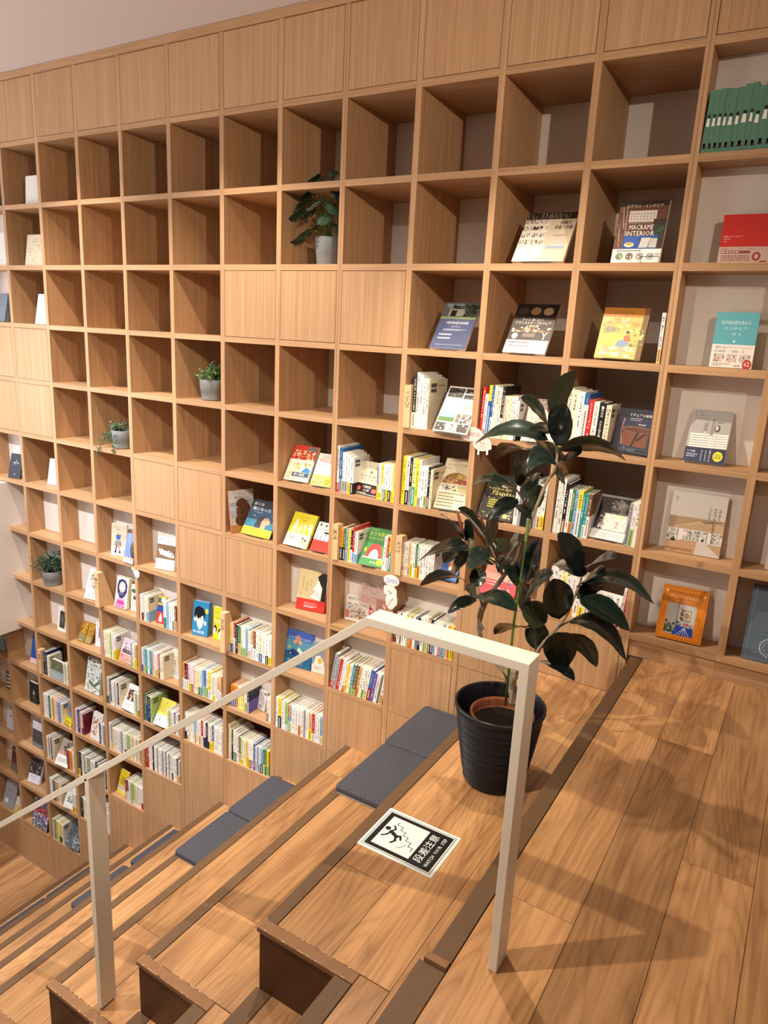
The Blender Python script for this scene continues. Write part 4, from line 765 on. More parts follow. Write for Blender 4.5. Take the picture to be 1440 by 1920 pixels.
        r(16, 32, 80, 90, '#a9a59e'); r(40, 32, 42, 70, '#6e6a64'); r(42, 32, 80, 66, '#c2bdb4'); P.fr(52, 42, 70, 62, 1, '#2a2622'); e(61, 52, 6, 5, '#b08a62'); N(46, 40, 52, 62, ['#2a2622'], 12, 2, (5, 5)); N(16, 64, 46, 88, ['#2f4a34', '#1f2c24', '#5a6a4a', '#3a3a44'], 34, 3, (10, 8)); p([(34, 90), (44, 72), (78, 74), (80, 90)], '#2446a4'); [P.ln(60, 74, 44+i*7, 90, .8, '#dfe4f4') for i in range(5)]; N(44, 66, 74, 74, ['#b9503a', '#e9dfd0', '#5a6ab0'], 14, 4, (7, 5))
        v('SHIMAZAKI', 9, 40, 1.6, 20, '#4a2c12'); v('SHIMAZAKI', 88, 52, 1.6, 16, '#4a2c12')
    elif n == 'slate':
        r(0, 0, 100, 100, '#60727f'); r(0, 0, 100, 7, '#454f66'); [r(0, y, 100, y+.4, '#46545f') for y in (20, 30, 38, 46, 60, 66, 86)]; r(8, 0, 8.8, 100, '#8fa0ac')
        for i in range(26): a = i*6.283/26; e(60+26*math.cos(a), 80+13*math.sin(a), 1.7, 1.2, '#dfe6ea', 5)
        for i in range(22): a = i*6.283/22; e(60+19*math.cos(a), 80+9.5*math.sin(a), 1, .7, '#dfe6ea', 5)
    elif n == 'photogrid':
        r(0, 0, 100, 100, '#dcd9d4')
        for a in ((3, 3, 49, 24), (52, 3, 97, 14), (52, 16, 97, 26)): r(*a, '#3a3633'); N(*a, ['#1c1a19', '#57514c', '#7d766e'], 26, int(a[0]+a[1]), (9, 5))
        t('住まいと', 38, 34, 26, 5, '#5a5048'); t('インテリアデザイン', 24, 41, 54, 5, '#5a5048'); x(36, 50, 60, 52, '#8a8078', 1); x(66, 38, 92, 50, '#8a8078', 4)
        r(3, 58, 49, 77, '#7fa4c9'); r(3, 68, 49, 77, '#4f7a3a'); r(12, 62, 40, 66, '#e6e6ea'); r(52, 58, 97, 78, '#8a7f78'); N(52, 59, 97, 78, ['#d9c4b0', '#2a2624', '#e9e2da', '#5a4a42'], 26, 4, (9, 6)); r(3, 80, 32, 97, '#3a3836'); N(3, 80, 32, 97, PH, 20, 5, (8, 5)); N(35, 81, 62, 97, ['#b23a38', '#2a2624', '#8a8078'], 12, 6, (5, 4)); r(66, 80, 97, 97, '#4a4642'); N(66, 80, 97, 97, PH, 20, 8, (8, 5))
    elif n == 'chair':
        r(0, 0, 100, 100, '#2c3048'); r(0, 0, 100, 20, '#1d1f2e'); t('Ｙチェアの秘密', 30, 10, 60, 6.5, '#e6e2dc'); x(34, 20, 88, 22, '#c9c9d2', 1); x(34, 24, 80, 26, '#c9c9d2', 1); t('坂本茂', 58, 32, 20, 3.5, '#e6e2dc'); e(58, 46, 46, 8, '#7a4f3c'); e(60, 46, 40, 5, '#5a3528'); p([(18, 52), (92, 54), (90, 84), (24, 82)], '#6f402c'); [P.ln(24+i*5, 56, 28+i*5, 82, .5, '#8d5a40') for i in range(13)]; P.ln(18, 22, 14, 46, 3, '#a9785c'); P.ln(14, 46, 22, 80, 3, '#a9785c')
        P.ln(62, 50, 50, 84, 5, '#2a1c18'); P.ln(62, 70, 82, 52, 5, '#2a1c18'); r(4, 86, 100, 100, '#22242c'); t('chair', 20, 84, 46, 10, '#6a6e80'); P.fr(50, 88, 96, 95, .5, '#7a7e90')
    elif n == 'grey magazine':
        r(0, 0, 100, 100, '#8c8a8c'); r(6, 5, 96, 78, '#2e2a2a'); p([(40, 28), (62, 6), (88, 18), (80, 44)], '#7d766f'); N(40, 10, 86, 42, ['#968e86', '#4a4440', '#5e5750'], 20, 4, (14, 10)); r(30, 42, 96, 78, '#d9d2ca'); N(18, 44, 96, 76, ['#efe9e0', '#c9bfb4', '#e0d8cc', '#a99c90', '#dcd4ca'], 70, 5, (10, 7)); r(56, 44, 80, 49, '#e9dc8a'); t('Haag', 52, 44, 24, 6, '#efe6a0'); N(60, 58, 76, 74, ['#d98aa4', '#c97a5a', '#e9b0c0'], 8, 6, (8, 7)); r(0, 80, 100, 100, '#d9d6d4'); x(8, 84, 94, 96, '#a9a5a2', 4)
    elif n == 'oita':
        r(0, 0, 100, 66, '#cfc6ae'); t('老いた親の様子に', 8, 42, 88, 6.5, '#2a2622'); t('「アレ？」と思ったら', 6, 52, 90, 6.5, '#2a2622'); e(30, 20, 8, 5, '#cfc6ae'); e(30, 22, 7, 4, '#e6dfc8'); e(70, 18, 9, 6, '#a9a49a'); e(50, 32, 5, 4, '#8a5a3a'); r(0, 68, 100, 98, '#241a1a'); e(14, 84, 12, 7, '#c9605a'); e(86, 86, 12, 7, '#c9605a'); t('介護家族', 32, 73, 38, 8, '#f0ece4'); t('の心得', 38, 83, 26, 8, '#f0ece4'); x(8, 94, 90, 97, '#d9d2c8', 1)
    elif n == 'interiordesign':
        r(0, 0, 100, 100, '#d8ccae'); x(14, 4, 80, 7, '#5a4a38', 1); t('インテリアデザイン', 10, 10, 84, 7, '#2a241c'); x(8, 20, 40, 22, '#7a6a52', 1)
        p([(6, 50)]+[(50+46*math.cos(math.pi-i*math.pi/12), 50-22*math.sin(math.pi-i*math.pi/12)) for i in range(13)]+[(96, 50)], '#8a6a3a'); r(50, 30, 70, 40, '#c9a24a'); r(72, 32, 88, 42, '#b9a07a'); r(8, 40, 46, 49, '#a97e6a'); r(50, 42, 92, 50, '#a4562e'); N(10, 30, 90, 50, ['#c9a24a', '#8a4a2a', '#d9b98a'], 16, 3, (10, 5)); r(8, 54, 34, 64, '#a9a9a4'); N(8, 54, 60, 64, ['#6e7a8a', '#e0ddd4', '#4a4a44', '#8aa0b4'], 18, 4, (8, 6)); r(62, 54, 94, 64, '#c9c28a')
        [x(6, 68+i*6, 94, 72+i*6, '#5a4a30', 1, i) for i in range(5)]
    elif n == 'redtown':
        r(0, 0, 100, 40, '#c43a22'); r(0, 40, 100, 100, '#e2d4b8'); r(60, 2, 96, 15, '#6e6a64'); N(8, 14, 94, 34, ['#efe6d4', '#d9b48a', '#e9c9a0', '#b98a6a'], 30, 2, (16, 9)); v('夕日につつまれて', 20, 30, 9, 34, '#3a3430'); N(30, 34, 94, 70, ['#8fc0e0', '#e9dfcf', '#f0a04a', '#a9c47a', '#efe9da', '#d97a5a'], 44, 3, (14, 10)); p([(60, 74), (78, 60), (96, 66), (96, 76)], '#3a7ec0'); r(26, 76, 96, 88, '#3f5164'); t('母の遺言', 34, 78, 44, 7, '#f0ece0'); N(4, 68, 22, 96, ['#c9a24a', '#e9d9a0', '#b98a3a'], 16, 5, (8, 8)); x(30, 92, 90, 96, '#7a6a50', 1); t('ひとりひとり', 8, 90, 20, 4, '#7a5a30')
    elif n == 'shinitaku':
        r(0, 0, 100, 66, '#ece2d6'); r(0, 66, 100, 100, '#ead37c'); t('こんなことで', 12, 6, 84, 8, '#2a2622'); t('死にたく', 12, 17, 84, 11, '#c43a2c'); t('なかった', 10, 31, 84, 10, '#c43a2c'); t('のに', 66, 42, 20, 5, '#c43a2c'); r(24, 46, 82, 54, '#dcd6cc'); P.fr(24, 46, 82, 54, .8, '#a9a59e'); x(26, 58, 80, 61, '#b98a80', 1); v('ひとりごと', 12, 50, 4, 16, '#3a3430'); x(16, 70, 60, 80, '#8a7430', 3); r(66, 74, 96, 98, '#e6dc2a'); x(68, 78, 94, 95, '#5a5420', 3); x(8, 86, 58, 96, '#6a5a2a', 2)
    elif n == 'puffy':
        r(0, 0, 100, 100, '#a7aab0'); p([(0, 0), (100, 0), (100, 20), (0, 30)], '#c2beb6'); r(0, 60, 100, 82, '#b9b0a0'); r(0, 82, 100, 100, '#b07a44'); N(0, 20, 60, 66, ['#b9bec6', '#97a0ac', '#c6c6c4'], 16, 2, (30, 14))
        for a in ((52, 34, 22, 14), (58, 44, 26, 16), (50, 58, 24, 18), (46, 72, 26, 14)): e(*a, '#5a3524')
        N(26, 26, 80, 84, ['#6a4030', '#4a2a1c', '#7a4c36', '#3f2419'], 90, 3, (9, 6)); t('やっと', 42, 6, 24, 6, '#4a4440'); t('抱きあがったら', 24, 15, 62, 6.5, '#4a4440')
    elif n == 'dogsea':
        r(0, 0, 100, 78, '#24415c'); r(0, 0, 100, 22, '#12161f'); r(0, 56, 100, 80, '#35738a'); t('ぼくは', 8, 8, 34, 9, '#f0ece0'); t('海になった', 8, 21, 64, 10, '#f0ece0'); x(20, 35, 62, 37, '#c9d2da', 1); x(20, 45, 30, 47, '#e9e9e9', 1); p([(34, 74), (38, 52), (52, 42), (66, 48), (60, 70), (48, 80)], '#2c2524'); p([(56, 80), (54, 60), (60, 48), (72, 46), (84, 56), (82, 62), (72, 66), (70, 80)], '#c99878'); e(85, 57, 3, 2, '#16120f'); e(66, 50, 1.6, 1.6, '#16120f'); p([(30, 80), (44, 70), (56, 80)], '#2a4a4a')
        r(0, 78, 100, 100, '#e3dc1e'); [x(6, 81+i*6, 80, 85+i*6, '#6a6a20', 1, i+4) for i in range(3)]
    elif n == 'tottehoki':
        r(0, 0, 100, 62, '#d0c02a'); r(0, 62, 100, 100, '#e9e6e0'); t('とっておき', 34, 10, 36, 5, '#4a4420'); t('松浦弥', 40, 19, 22, 4, '#4a4420')
        p([(12, 60), (14, 36), (20, 26), (22, 20), (28, 20), (30, 26), (34, 36), (32, 60)], '#e6dfb0'); p([(38, 60), (40, 40), (44, 32), (48, 32), (52, 40), (52, 60)], '#e6dfb0'); e(64, 38, 8, 7, '#e6dfb0'); r(62, 42, 68, 60, '#e6dfb0'); r(78, 28, 96, 48, '#e6dfb0'); r(84, 46, 94, 60, '#e6dfb0')
        x(8, 66, 54, 84, '#8a8680', 4); t('私の台所の本', 10, 74, 40, 4, '#4a4640'); r(62, 70, 94, 94, '#c9b49a'); N(62, 70, 94, 94, ['#2a2420', '#e6d6c4', '#a9a08a', '#efe9e0'], 22, 4, (9, 8))
    elif n == 'redwhite':
        r(0, 0, 100, 62, '#e9e7e4'); r(0, 62, 100, 100, '#cf3526'); t('小さな思いつき', 8, 22, 86, 7, '#2a2a2c'); r(46, 32, 90, 38, '#2a2a2c'); e(16, 10, 6, 5, '#5a6a4a'); e(46, 11, 6, 4, '#2f6a5a'); e(76, 10, 6, 5, '#4a4a50')
        for i in range(12): e(14+(i % 4)*22, 42+(i//4)*8, 4, 3, ['#4aa0b8', '#c9a24a', '#b8485a', '#4a5a8a', '#a9506a', '#6a4a5a'][i % 6], 7)
        [P.ln(12+i*9, 68, 12+i*9, 90, 1, '#a32418') for i in range(9)]
    elif n == 'green':
        r(0, 0, 100, 100, '#3f8a46'); x(14, 4, 60, 6, '#dfe6a0', 1); t('おうち防災', 10, 10, 80, 12, '#e9e04a'); t('チャレンジBOOK', 10, 25, 84, 6, '#e9e04a'); p([(16, 78)]+[(52+34*math.cos(math.pi-i*math.pi/10), 76-36*math.sin(math.pi-i*math.pi/10)) for i in range(11)]+[(90, 78)], '#c8322a'); p([(32, 78)]+[(53+20*math.cos(math.pi-i*math.pi/10), 78-22*math.sin(math.pi-i*math.pi/10)) for i in range(11)]+[(76, 78)], '#efe6d8'); e(54, 68, 9, 8, '#f4f0e8'); e(51, 66, 1.2, 1, '#2a2622'); e(57, 66, 1.2, 1, '#2a2622'); r(8, 78, 92, 81, '#efe9d8'); e(12, 60, 6, 6, '#e6c82a'); e(86, 88, 12, 8, '#e6e02a'); x(78, 84, 94, 92, '#4a5a20', 3); t('監修　防災士', 46, 88, 26, 5, '#f0ece0')
    elif n == 'blue cat':
        r(0, 0, 100, 100, '#4a72ae'); r(10, 10, 40, 24, '#86a4cf'); t('海辺の', 12, 34, 40, 6, '#e6ecf4'); t('ねこ', 12, 42, 26, 6, '#e6ecf4'); e(72, 52, 22, 15, '#d9803a'); N(54, 42, 92, 64, ['#e9a05a', '#c9642a', '#f0c08a'], 20, 4, (12, 8)); e(62, 62, 10, 6, '#efe6d8'); r(0, 90, 100, 92, '#86a4cf')
    elif n == 'pinkred':
        r(0, 0, 100, 58, '#e39a8c'); r(0, 0, 100, 12, '#e0c25a'); r(0, 58, 100, 100, '#cc3a40'); e(50, 40, 10, 7, '#d97a6a'); t('うさぎと', 30, 22, 40, 8, '#b84a40'); t('わたしも', 34, 76, 50, 10, '#f2e6e0'); x(10, 62, 90, 66, '#f2e6e0', 1); x(14, 70, 70, 73, '#f2e6e0', 1); N(70, 50, 96, 70, ['#3a4a5a', '#5a6a7a'], 6, 3, (10, 8))
    elif n == 'girl':
        r(0, 0, 100, 100, '#e3ded8'); t('いちばん', 12, 8, 60, 10, '#2a2622'); r(8, 62, 42, 96, '#e9e6e2'); e(24, 68, 9, 12, '#1c1816'); e(24, 70, 5.5, 7, '#d9ae92'); p([(10, 92), (24, 78), (40, 92)], '#4a4a5a'); v('文章が書ける', 52, 58, 8, 36, '#2a2622'); v('記憶が冴える', 66, 58, 8, 36, '#2a2622'); v('整理術', 82, 10, 10, 40, '#2a2622'); x(50, 12, 74, 50, '#8a8680', 6); r(0, 96, 100, 100, '#b23a38')
    elif n == 'plantsdark':
        r(0, 0, 100, 100, '#2e2a22'); N(0, 4, 100, 98, ['#4a4438', '#6e6a50', '#8a8468', '#1c1915', '#a9a080', '#3a4030'], 110, 4, (9, 6)); t('Green with', 26, 28, 50, 7, '#dcd06a'); t('Plants', 24, 36, 54, 10, '#e6da7a'); x(20, 56, 76, 76, '#d9c94a', 4); e(14, 14, 7, 5, '#6e6a62'); r(44, 20, 56, 28, '#c9c2b0'); e(78, 90, 8, 5, '#cfc27a')
    elif n == 'townphoto':
        r(0, 0, 100, 100, '#b9aca4'); N(0, 0, 100, 100, ['#d9cfc6', '#8a6a5e', '#c98a7a', '#5e5a54', '#e6e0d8', '#7f8c6a'], 140, 4, (8, 5)); r(8, 80, 70, 90, '#efeae4'); x(10, 82, 66, 88, '#5a5048', 2)
    elif n == 'itsuka':
        r(0, 0, 100, 80, '#cdbb8a'); r(0, 72, 100, 100, '#c22f24'); v('いつか', 42, 22, 5, 18, '#3a3424'); v('あなたを', 28, 30, 5, 24, '#3a3424'); v('わすれても', 15, 18, 5, 30, '#3a3424'); v('桜井美奈', 10, 58, 3, 12, '#4a4430'); p([(66, 14), (80, 4), (98, 4), (100, 72), (84, 72), (86, 40), (72, 26)], '#15130f'); p([(66, 22), (74, 26), (84, 44), (80, 72), (46, 66), (58, 52), (54, 44), (62, 36)], '#ece9e4'); [P.ln(60+i*4, 46+i*2, 52+i*5, 58+i*2, .8, '#4a4640') for i in range(6)]; t('「あなたはだあれ？」', 28, 80, 46, 4.4, '#f2dcd4'); x(28, 87, 74, 93, '#f0d0c8', 2)
    elif n == 'catsea':
        r(0, 0, 100, 100, '#dcd6d0'); t('君がいるから', 8, 5, 64, 12, '#2a2622', 0); r(0, 28, 78, 90, '#c9c2ba'); N(2, 26, 76, 88, ['#8fb0c8', '#b46a5a', '#e0d6c8', '#4a5a6a', '#a98a74', '#d9a99a', '#5a6e86'], 90, 4, (8, 8)); N(28, 50, 66, 86, ['#a98a6a', '#c9ac88', '#7a5a42', '#e0cdb0'], 34, 5, (10, 9)); r(78, 14, 98, 68, '#b23434'); t('第1', 80, 40, 16, 14, '#f2e6e0'); e(84, 82, 12, 12, '#c9484a'); r(2, 58, 14, 90, '#cf6a62'); r(0, 90, 100, 100, '#efebe6'); p([(50, 96), (90, 76), (98, 90), (60, 100)], '#3a5a8a')
    elif n == 'brownbook':
        r(0, 0, 100, 46, '#9a5a3a'); r(0, 46, 100, 100, '#c9a274'); t('君がいるから', 14, 22, 72, 8, '#3a2416'); P.fr(12, 62, 40, 90, 2, '#6a7a4a'); e(68, 80, 14, 10, '#b98a4a'); N(10, 50, 90, 98, ['#d9b98a', '#a97a4a'], 24, 4, (10, 8))
    elif n == 'bluefairy':
        r(0, 0, 100, 100, '#3a6ea6'); r(0, 0, 100, 24, '#3f5cae'); r(0, 26, 100, 60, '#5590a8'); r(0, 62, 100, 100, '#1f5f86'); t('いのちのつながり', 8, 16, 84, 9, '#c9d4ee'); e(44, 22, 9, 10, '#c9907a'); e(34, 32, 7, 6, '#cf9a80'); e(54, 32, 7, 6, '#cf9a80'); p([(8, 64), (30, 52), (52, 60), (44, 72), (20, 70)], '#1f3f7e'); p([(50, 44), (58, 50), (72, 60), (66, 84), (58, 84), (56, 62), (44, 54)], '#cfe0c0'); e(72, 60, 6, 5, '#b9d08a'); e(14, 50, 5, 4, '#9fc07a'); e(20, 66, 2, 2, '#dfe9ee'); t('あしたへつづく', 12, 82, 60, 5, '#dfe9ee'); t('音をたどって', 18, 89, 50, 5, '#dfe9ee')
    elif n == 'greydaisy':
        r(0, 0, 100, 100, '#8c949e'); e(28, 16, 6, 4, '#d9b45a'); t('ひとり', 34, 12, 44, 9, '#d8d2c2'); p([(14, 74), (30, 46), (60, 40), (92, 60), (92, 76)], '#e9e7e2'); [e(60+14*math.cos(i*.785), 58+9*math.sin(i*.785), 5, 3, '#e2b93a', 6) for i in range(8)]; e(60, 58, 10, 7, '#e6b42a'); r(0, 74, 100, 100, '#e6ddd4'); x(12, 78, 70, 92, '#9a8a80', 3)
    elif n == 'face blue':
        r(0, 0, 100, 100, '#2f86b8'); p([(8, 44), (12, 22), (34, 14), (64, 18), (80, 34), (76, 48), (60, 56), (20, 50)], '#16161a'); p([(20, 40), (34, 52), (56, 44), (66, 40), (72, 56), (64, 74), (46, 84), (30, 70)], '#e9e2da'); e(16, 54, 8, 6, '#e2d8ce'); e(82, 62, 8, 7, '#e9e2da'); N(26, 46, 54, 54, ['#2a2a2e'], 10, 3, (5, 3)); e(88, 26, 10, 8, '#e0cc3a'); t('WONDER', 6, 86, 74, 8, '#e9f0f4')
    elif n == 'face yellow':
        r(0, 0, 100, 100, '#cfd12c'); x(12, 14, 80, 17, '#5a6a20', 1); t('WONDER', 6, 38, 90, 10, '#eef0e0'); t('もうひとつの', 30, 30, 50, 5, '#4a5a20'); e(20, 68, 17, 12, '#16161a'); e(16, 74, 12, 11, '#e9e2da'); e(70, 76, 20, 13, '#16161a'); e(70, 82, 16, 12, '#e9e2da'); e(64, 82, 1.6, 1.2, '#222'); e(76, 82, 1.6, 1.2, '#222')
    elif n == 'stroller':
        r(0, 0, 100, 72, '#cbbba2'); r(0, 72, 100, 100, '#e9e6df'); t('世界のおしゃべり一家', 14, 8, 68, 5, '#4a4034'); x(34, 16, 60, 20, '#6a5a4a', 2); p([(30, 46), (32, 36), (44, 32), (58, 36), (62, 46), (52, 50), (36, 50)], '#2b62b0'); P.ln(28, 36, 40, 30, 2.5, '#d9c02a'); e(58, 36, 5, 4, '#b04a3a'); p([(32, 66), (34, 52), (58, 52), (62, 66)], '#8a8288'); P.ln(30, 54, 26, 70, 5, '#4a5a7a'); P.ln(60, 54, 66, 70, 5, '#4a5a7a'); P.ln(38, 66, 32, 82, 7, '#1c1a1c'); P.ln(52, 66, 54, 80, 7, '#c9604a'); p([(22, 92), (28, 82), (36, 82), (36, 92)], '#23262e'); p([(52, 92), (54, 82), (60, 82), (66, 92)], '#23262e'); x(76, 78, 92, 90, '#5a5450', 4); x(8, 95, 40, 97, '#8a8680', 1)
    elif n == 'bluepurple':
        r(0, 0, 100, 78, '#6f86c4'); v('スキマワラシ', 24, 3, 10, 30, '#eef0f6'); e(88, 50, 34, 30, '#232428'); [P.ln(70+i*9, 26, 60+i*10, 74, 1.5, '#b9a05a') for i in range(3)]; r(0, 80, 100, 89, '#e0857f'); x(6, 82, 90, 88, '#f6e6e2', 2); r(0, 89, 100, 100, '#ecebea'); t('あの人', 20, 91, 50, 6, '#4a4a50')
    elif n == 'catsleep':
        r(0, 0, 100, 100, '#e8e6e3'); t('園長室の', 8, 5, 40, 5, '#3a3430'); t('わたしはねこ', 6, 12, 84, 6, '#3a3430'); r(0, 23, 100, 67, '#7a6244'); p([(8, 40), (20, 34), (40, 42), (70, 40), (92, 50), (94, 60), (70, 60), (50, 58), (20, 54)], '#eceae6'); [e(a, b_, 4, 3, '#6e3424', 7) for a, b_ in ((20, 37), (36, 38), (54, 40), (72, 44), (84, 52))]; t('小説', 84, 88, 8, 5, '#5a5450')
    elif n == 'talking':
        r(0, 0, 100, 100, '#e2dcd0'); p([(10, 30), (16, 14), (38, 6), (70, 8), (90, 22), (90, 44), (78, 60), (62, 66), (30, 64), (14, 50)], '#2c2f66'); e(50, 32, 26, 18, '#e9e2da'); [v('だれかに', 34+i*10, 22, 5, 22, '#2a2a3a') for i in range(4)]; e(50, 44, 8, 3, '#e0a0a8'); r(34, 58, 64, 70, '#2c2f66'); t('話したく', 32, 52, 40, 5, '#e9e9f0'); p([(26, 68), (72, 68), (88, 98), (8, 98)], '#d83f94'); p([(28, 68), (70, 68), (74, 76), (24, 76)], '#e29ac0'); x(16, 88, 84, 95, '#f4d9ea', 2)
    elif n == 'whitegreen':
        r(0, 0, 100, 100, '#e2ded2'); e(40, 24, 36, 8, '#2e6a64'); e(60, 50, 26, 7, '#4a4038'); r(10, 40, 80, 42, '#a9a49a'); r(10, 74, 90, 76, '#b08a6a')
    elif n == 'reddog':
        r(0, 0, 100, 30, '#4a6a5a'); r(0, 0, 100, 6, '#d6cc3a'); e(60, 14, 26, 10, '#e9e6df'); r(0, 26, 100, 32, '#d9cc5a'); r(0, 34, 100, 58, '#1f4a9a'); r(0, 58, 100, 100, '#c8352a'); p([(30, 94), (36, 74), (50, 62), (62, 74), (70, 94)], '#eceae6')
    elif n == 'night':
        r(0, 0, 100, 100, '#e4dfd4'); t('夜をあるく', 40, 4, 54, 6, '#3a3430'); N(20, 16, 98, 72, ['#2c2824', '#6e5c48', '#a08a6a', '#e0d8c8', '#4a4238'], 90, 3, (9, 9)); t('よるべ', 22, 80, 70, 11, '#3a3430')
    elif n == 'framed':
        r(0, 0, 100, 100, '#e6e3dd'); r(22, 14, 86, 86, '#3a3734'); [e(54, 50, 24-i*6, 20-i*5, ['#5a5650', '#3a3734', '#7a756c', '#2c2a28'][i]) for i in range(4)]; t('幻', 46, 4, 16, 7, '#3a3430')
    elif n == 'gold':
        r(0, 0, 100, 100, '#a5761e'); r(48, 0, 52, 100, '#3a2a12'); N(2, 4, 46, 60, ['#c9963a', '#8a5f18', '#d9aa4a'], 34, 3, (10, 18)); N(54, 4, 98, 60, ['#c9963a', '#8a5f18', '#b9862a'], 34, 4, (10, 18)); p([(4, 96), (6, 68), (26, 54), (44, 74), (46, 96)], '#7d7a5a'); p([(54, 96), (60, 66), (80, 60), (96, 80), (96, 96)], '#8f8a5e'); x(12, 90, 40, 94, '#e0d9b0', 1)
    elif n == 'whiteblue':
        r(0, 0, 100, 100, '#e6e6ea'); r(48, 20, 100, 62, '#6a7ea0')
    elif n == 'forest':
        r(0, 0, 100, 100, '#d3d9d4'); N(0, 0, 100, 100, ['#e9eeea', '#9fb0a8', '#7d9088', '#c2ccc6'], 60, 3, (16, 10)); N(0, 0, 100, 24, ['#5d6f66', '#7a8a80', '#46564e'], 34, 4, (14, 8)); t('森のおばけたち', 18, 24, 66, 8, '#b07a84'); x(26, 35, 80, 38, '#7a6a72', 1); N(4, 46, 96, 64, ['#3c4a42', '#5f7268', '#e9eeea'], 34, 5, (10, 8)); p([(20, 66), (60, 74), (96, 56), (98, 64), (62, 84), (24, 76)], '#55675c'); N(10, 74, 90, 96, ['#7a8a5e', '#4a5a50', '#c9cf8a', '#5e6e64'], 44, 6, (5, 10)); e(18, 60, 5, 4, '#a9b45a')
    elif n == 'field':
        r(0, 0, 100, 56, '#5c6046'); N(0, 0, 100, 56, ['#6e7454', '#4a4e38', '#7a7a56'], 40, 3, (18, 6)); r(0, 56, 100, 100, '#8fa0a6'); t('海', 50, 26, 8, 8, '#e0d48a'); x(12, 72, 80, 76, '#c9d4da', 1); x(20, 82, 84, 90, '#c9d4da', 2)
    elif n == 'yellowband':
        r(0, 0, 100, 62, '#6c87a6'); e(30, 40, 14, 12, '#b5683a'); e(60, 24, 12, 16, '#4a5f80'); p([(10, 62), (30, 30), (50, 62)], '#b98a5a'); r(0, 62, 100, 100, '#e6d81e'); t('暗殺の', 12, 66, 50, 8, '#2a2a20'); x(10, 80, 90, 94, '#4a4a20', 2); v('物語', 66, 6, 12, 26, '#e9e9ee')
    elif n == 'flowers white':
        r(0, 0, 100, 100, '#e4e0da'); N(8, 20, 60, 90, ['#8a3a34', '#b04a3c', '#5a4a4e', '#c98a6a', '#7a2a2a'], 60, 3, (11, 9)); e(36, 36, 10, 7, '#d9a03a'); e(36, 36, 5, 3.5, '#5a3a2a'); x(70, 10, 92, 20, '#a9a29a', 2)
    elif n == 'cats window':
        r(0, 0, 100, 58, '#a79a86'); N(40, 0, 100, 30, ['#2a2826', '#4a4744', '#6e6862'], 24, 3, (16, 9)); e(36, 34, 12, 8, '#2f2c2a'); p([(6, 60), (20, 44), (64, 46), (80, 60)], '#c98a7a'); N(20, 34, 90, 58, ['#d9a89a', '#4a4a48', '#c9c2b4'], 22, 4, (12, 8)); r(0, 60, 100, 100, '#ecebea'); x(10, 70, 84, 88, '#7a7a7a', 4)
    elif n == 'bw sketch':
        r(0, 0, 100, 100, '#e4e2dc'); P.fr(6, 5, 94, 95, 1, '#8a8a84'); e(34, 16, 5, 4, '#4a4a48'); N(24, 40, 74, 76, ['#3e4a4a', '#5e6a6a', '#1f2626', '#a9b0ae'], 30, 3, (14, 9)); x(20, 26, 80, 30, '#5a5a58', 1)
    elif n == 'mountain':
        r(0, 0, 100, 100, '#5a6872'); N(0, 0, 100, 100, ['#46535c', '#75848e', '#38444c', '#8b98a0'], 60, 3, (20, 8)); [P.ln(10+i*12, 20, 0+i*12, 96, 1, '#2f3a42') for i in range(9)]; N(40, 56, 98, 96, ['#e2e6e8', '#2a3238', '#c9d2d6'], 60, 4, (8, 5))
    elif n == 'cards':
        r(0, 0, 100, 100, '#e9e7e3'); r(18, 18, 88, 62, '#57443a'); N(18, 18, 88, 62, ['#8a5a46', '#e2d6c8', '#2a2320', '#a98a72', '#9a4a3a'], 36, 3, (14, 12)); p([(40, 60), (46, 36), (52, 60)], '#efe9e0'); x(16, 72, 84, 88, '#b0aaa2', 3)
    elif n == 'yellow diary':
        r(0, 0, 100, 60, '#dfce55'); r(0, 60, 100, 100, '#e4e3e2'); v('二十四時', 58, 6, 7, 32, '#5a4a1c'); v('暮らしのこと', 42, 10, 7, 44, '#5a4a1c'); v('わたしの本', 26, 14, 7, 36, '#5a4a1c'); t('心も', 8, 66, 34, 6, '#2a2a2a'); t('お腹も', 10, 74, 40, 7, '#2a2a2a'); t('すくすく', 8, 84, 50, 7, '#2a2a2a'); p([(66, 92), (72, 72), (88, 64), (96, 76), (90, 94)], '#eeece8'); p([(76, 70), (88, 60), (90, 68)], '#3a2a34'); e(92, 78, 6, 4, '#c98a9a'); r(86, 92, 100, 100, '#dfce35')
    elif n == 'yellow face':
        r(0, 0, 100, 64, '#dcc324'); p([(20, 56), (24, 34), (40, 26), (62, 30), (68, 50), (54, 60), (34, 62)], '#b5a024'); N(24, 32, 66, 58, ['#8a7a24', '#4a4420'], 12, 3, (5, 4)); v('マンマ', 80, 16, 9, 26, '#4a4420'); r(0, 64, 100, 84, '#d9d2b8'); x(8, 68, 92, 80, '#6a6450', 3); r(0, 84, 100, 100, '#dcca4a')
    elif n == 'pink kimono':
        r(0, 0, 100, 66, '#d4c0ca'); N(20, 16, 88, 56, ['#5a4048', '#e2d4da', '#b59aa6', '#3a2a30'], 34, 3, (14, 10)); r(10, 46, 90, 62, '#4a363a'); t('しぐれ', 22, 49, 56, 9, '#e2d4da'); r(0, 66, 100, 100, '#e0a090'); e(16, 74, 11, 8, '#d86a86'); x(34, 70, 92, 74, '#8a4a44', 1); x(12, 82, 92, 96, '#a0605a', 3)
    elif n == 'pattern':
        r(0, 0, 100, 100, '#e0dcc6'); N(2, 4, 98, 66, ['#3a3a30', '#6a6a50', '#8a8a66', '#2a2a24'], 70, 3, (5, 7)); r(0, 68, 100, 100, '#e9e7e2'); x(8, 72, 92, 94, '#6a6a78', 5)
    elif n == 'triangle':
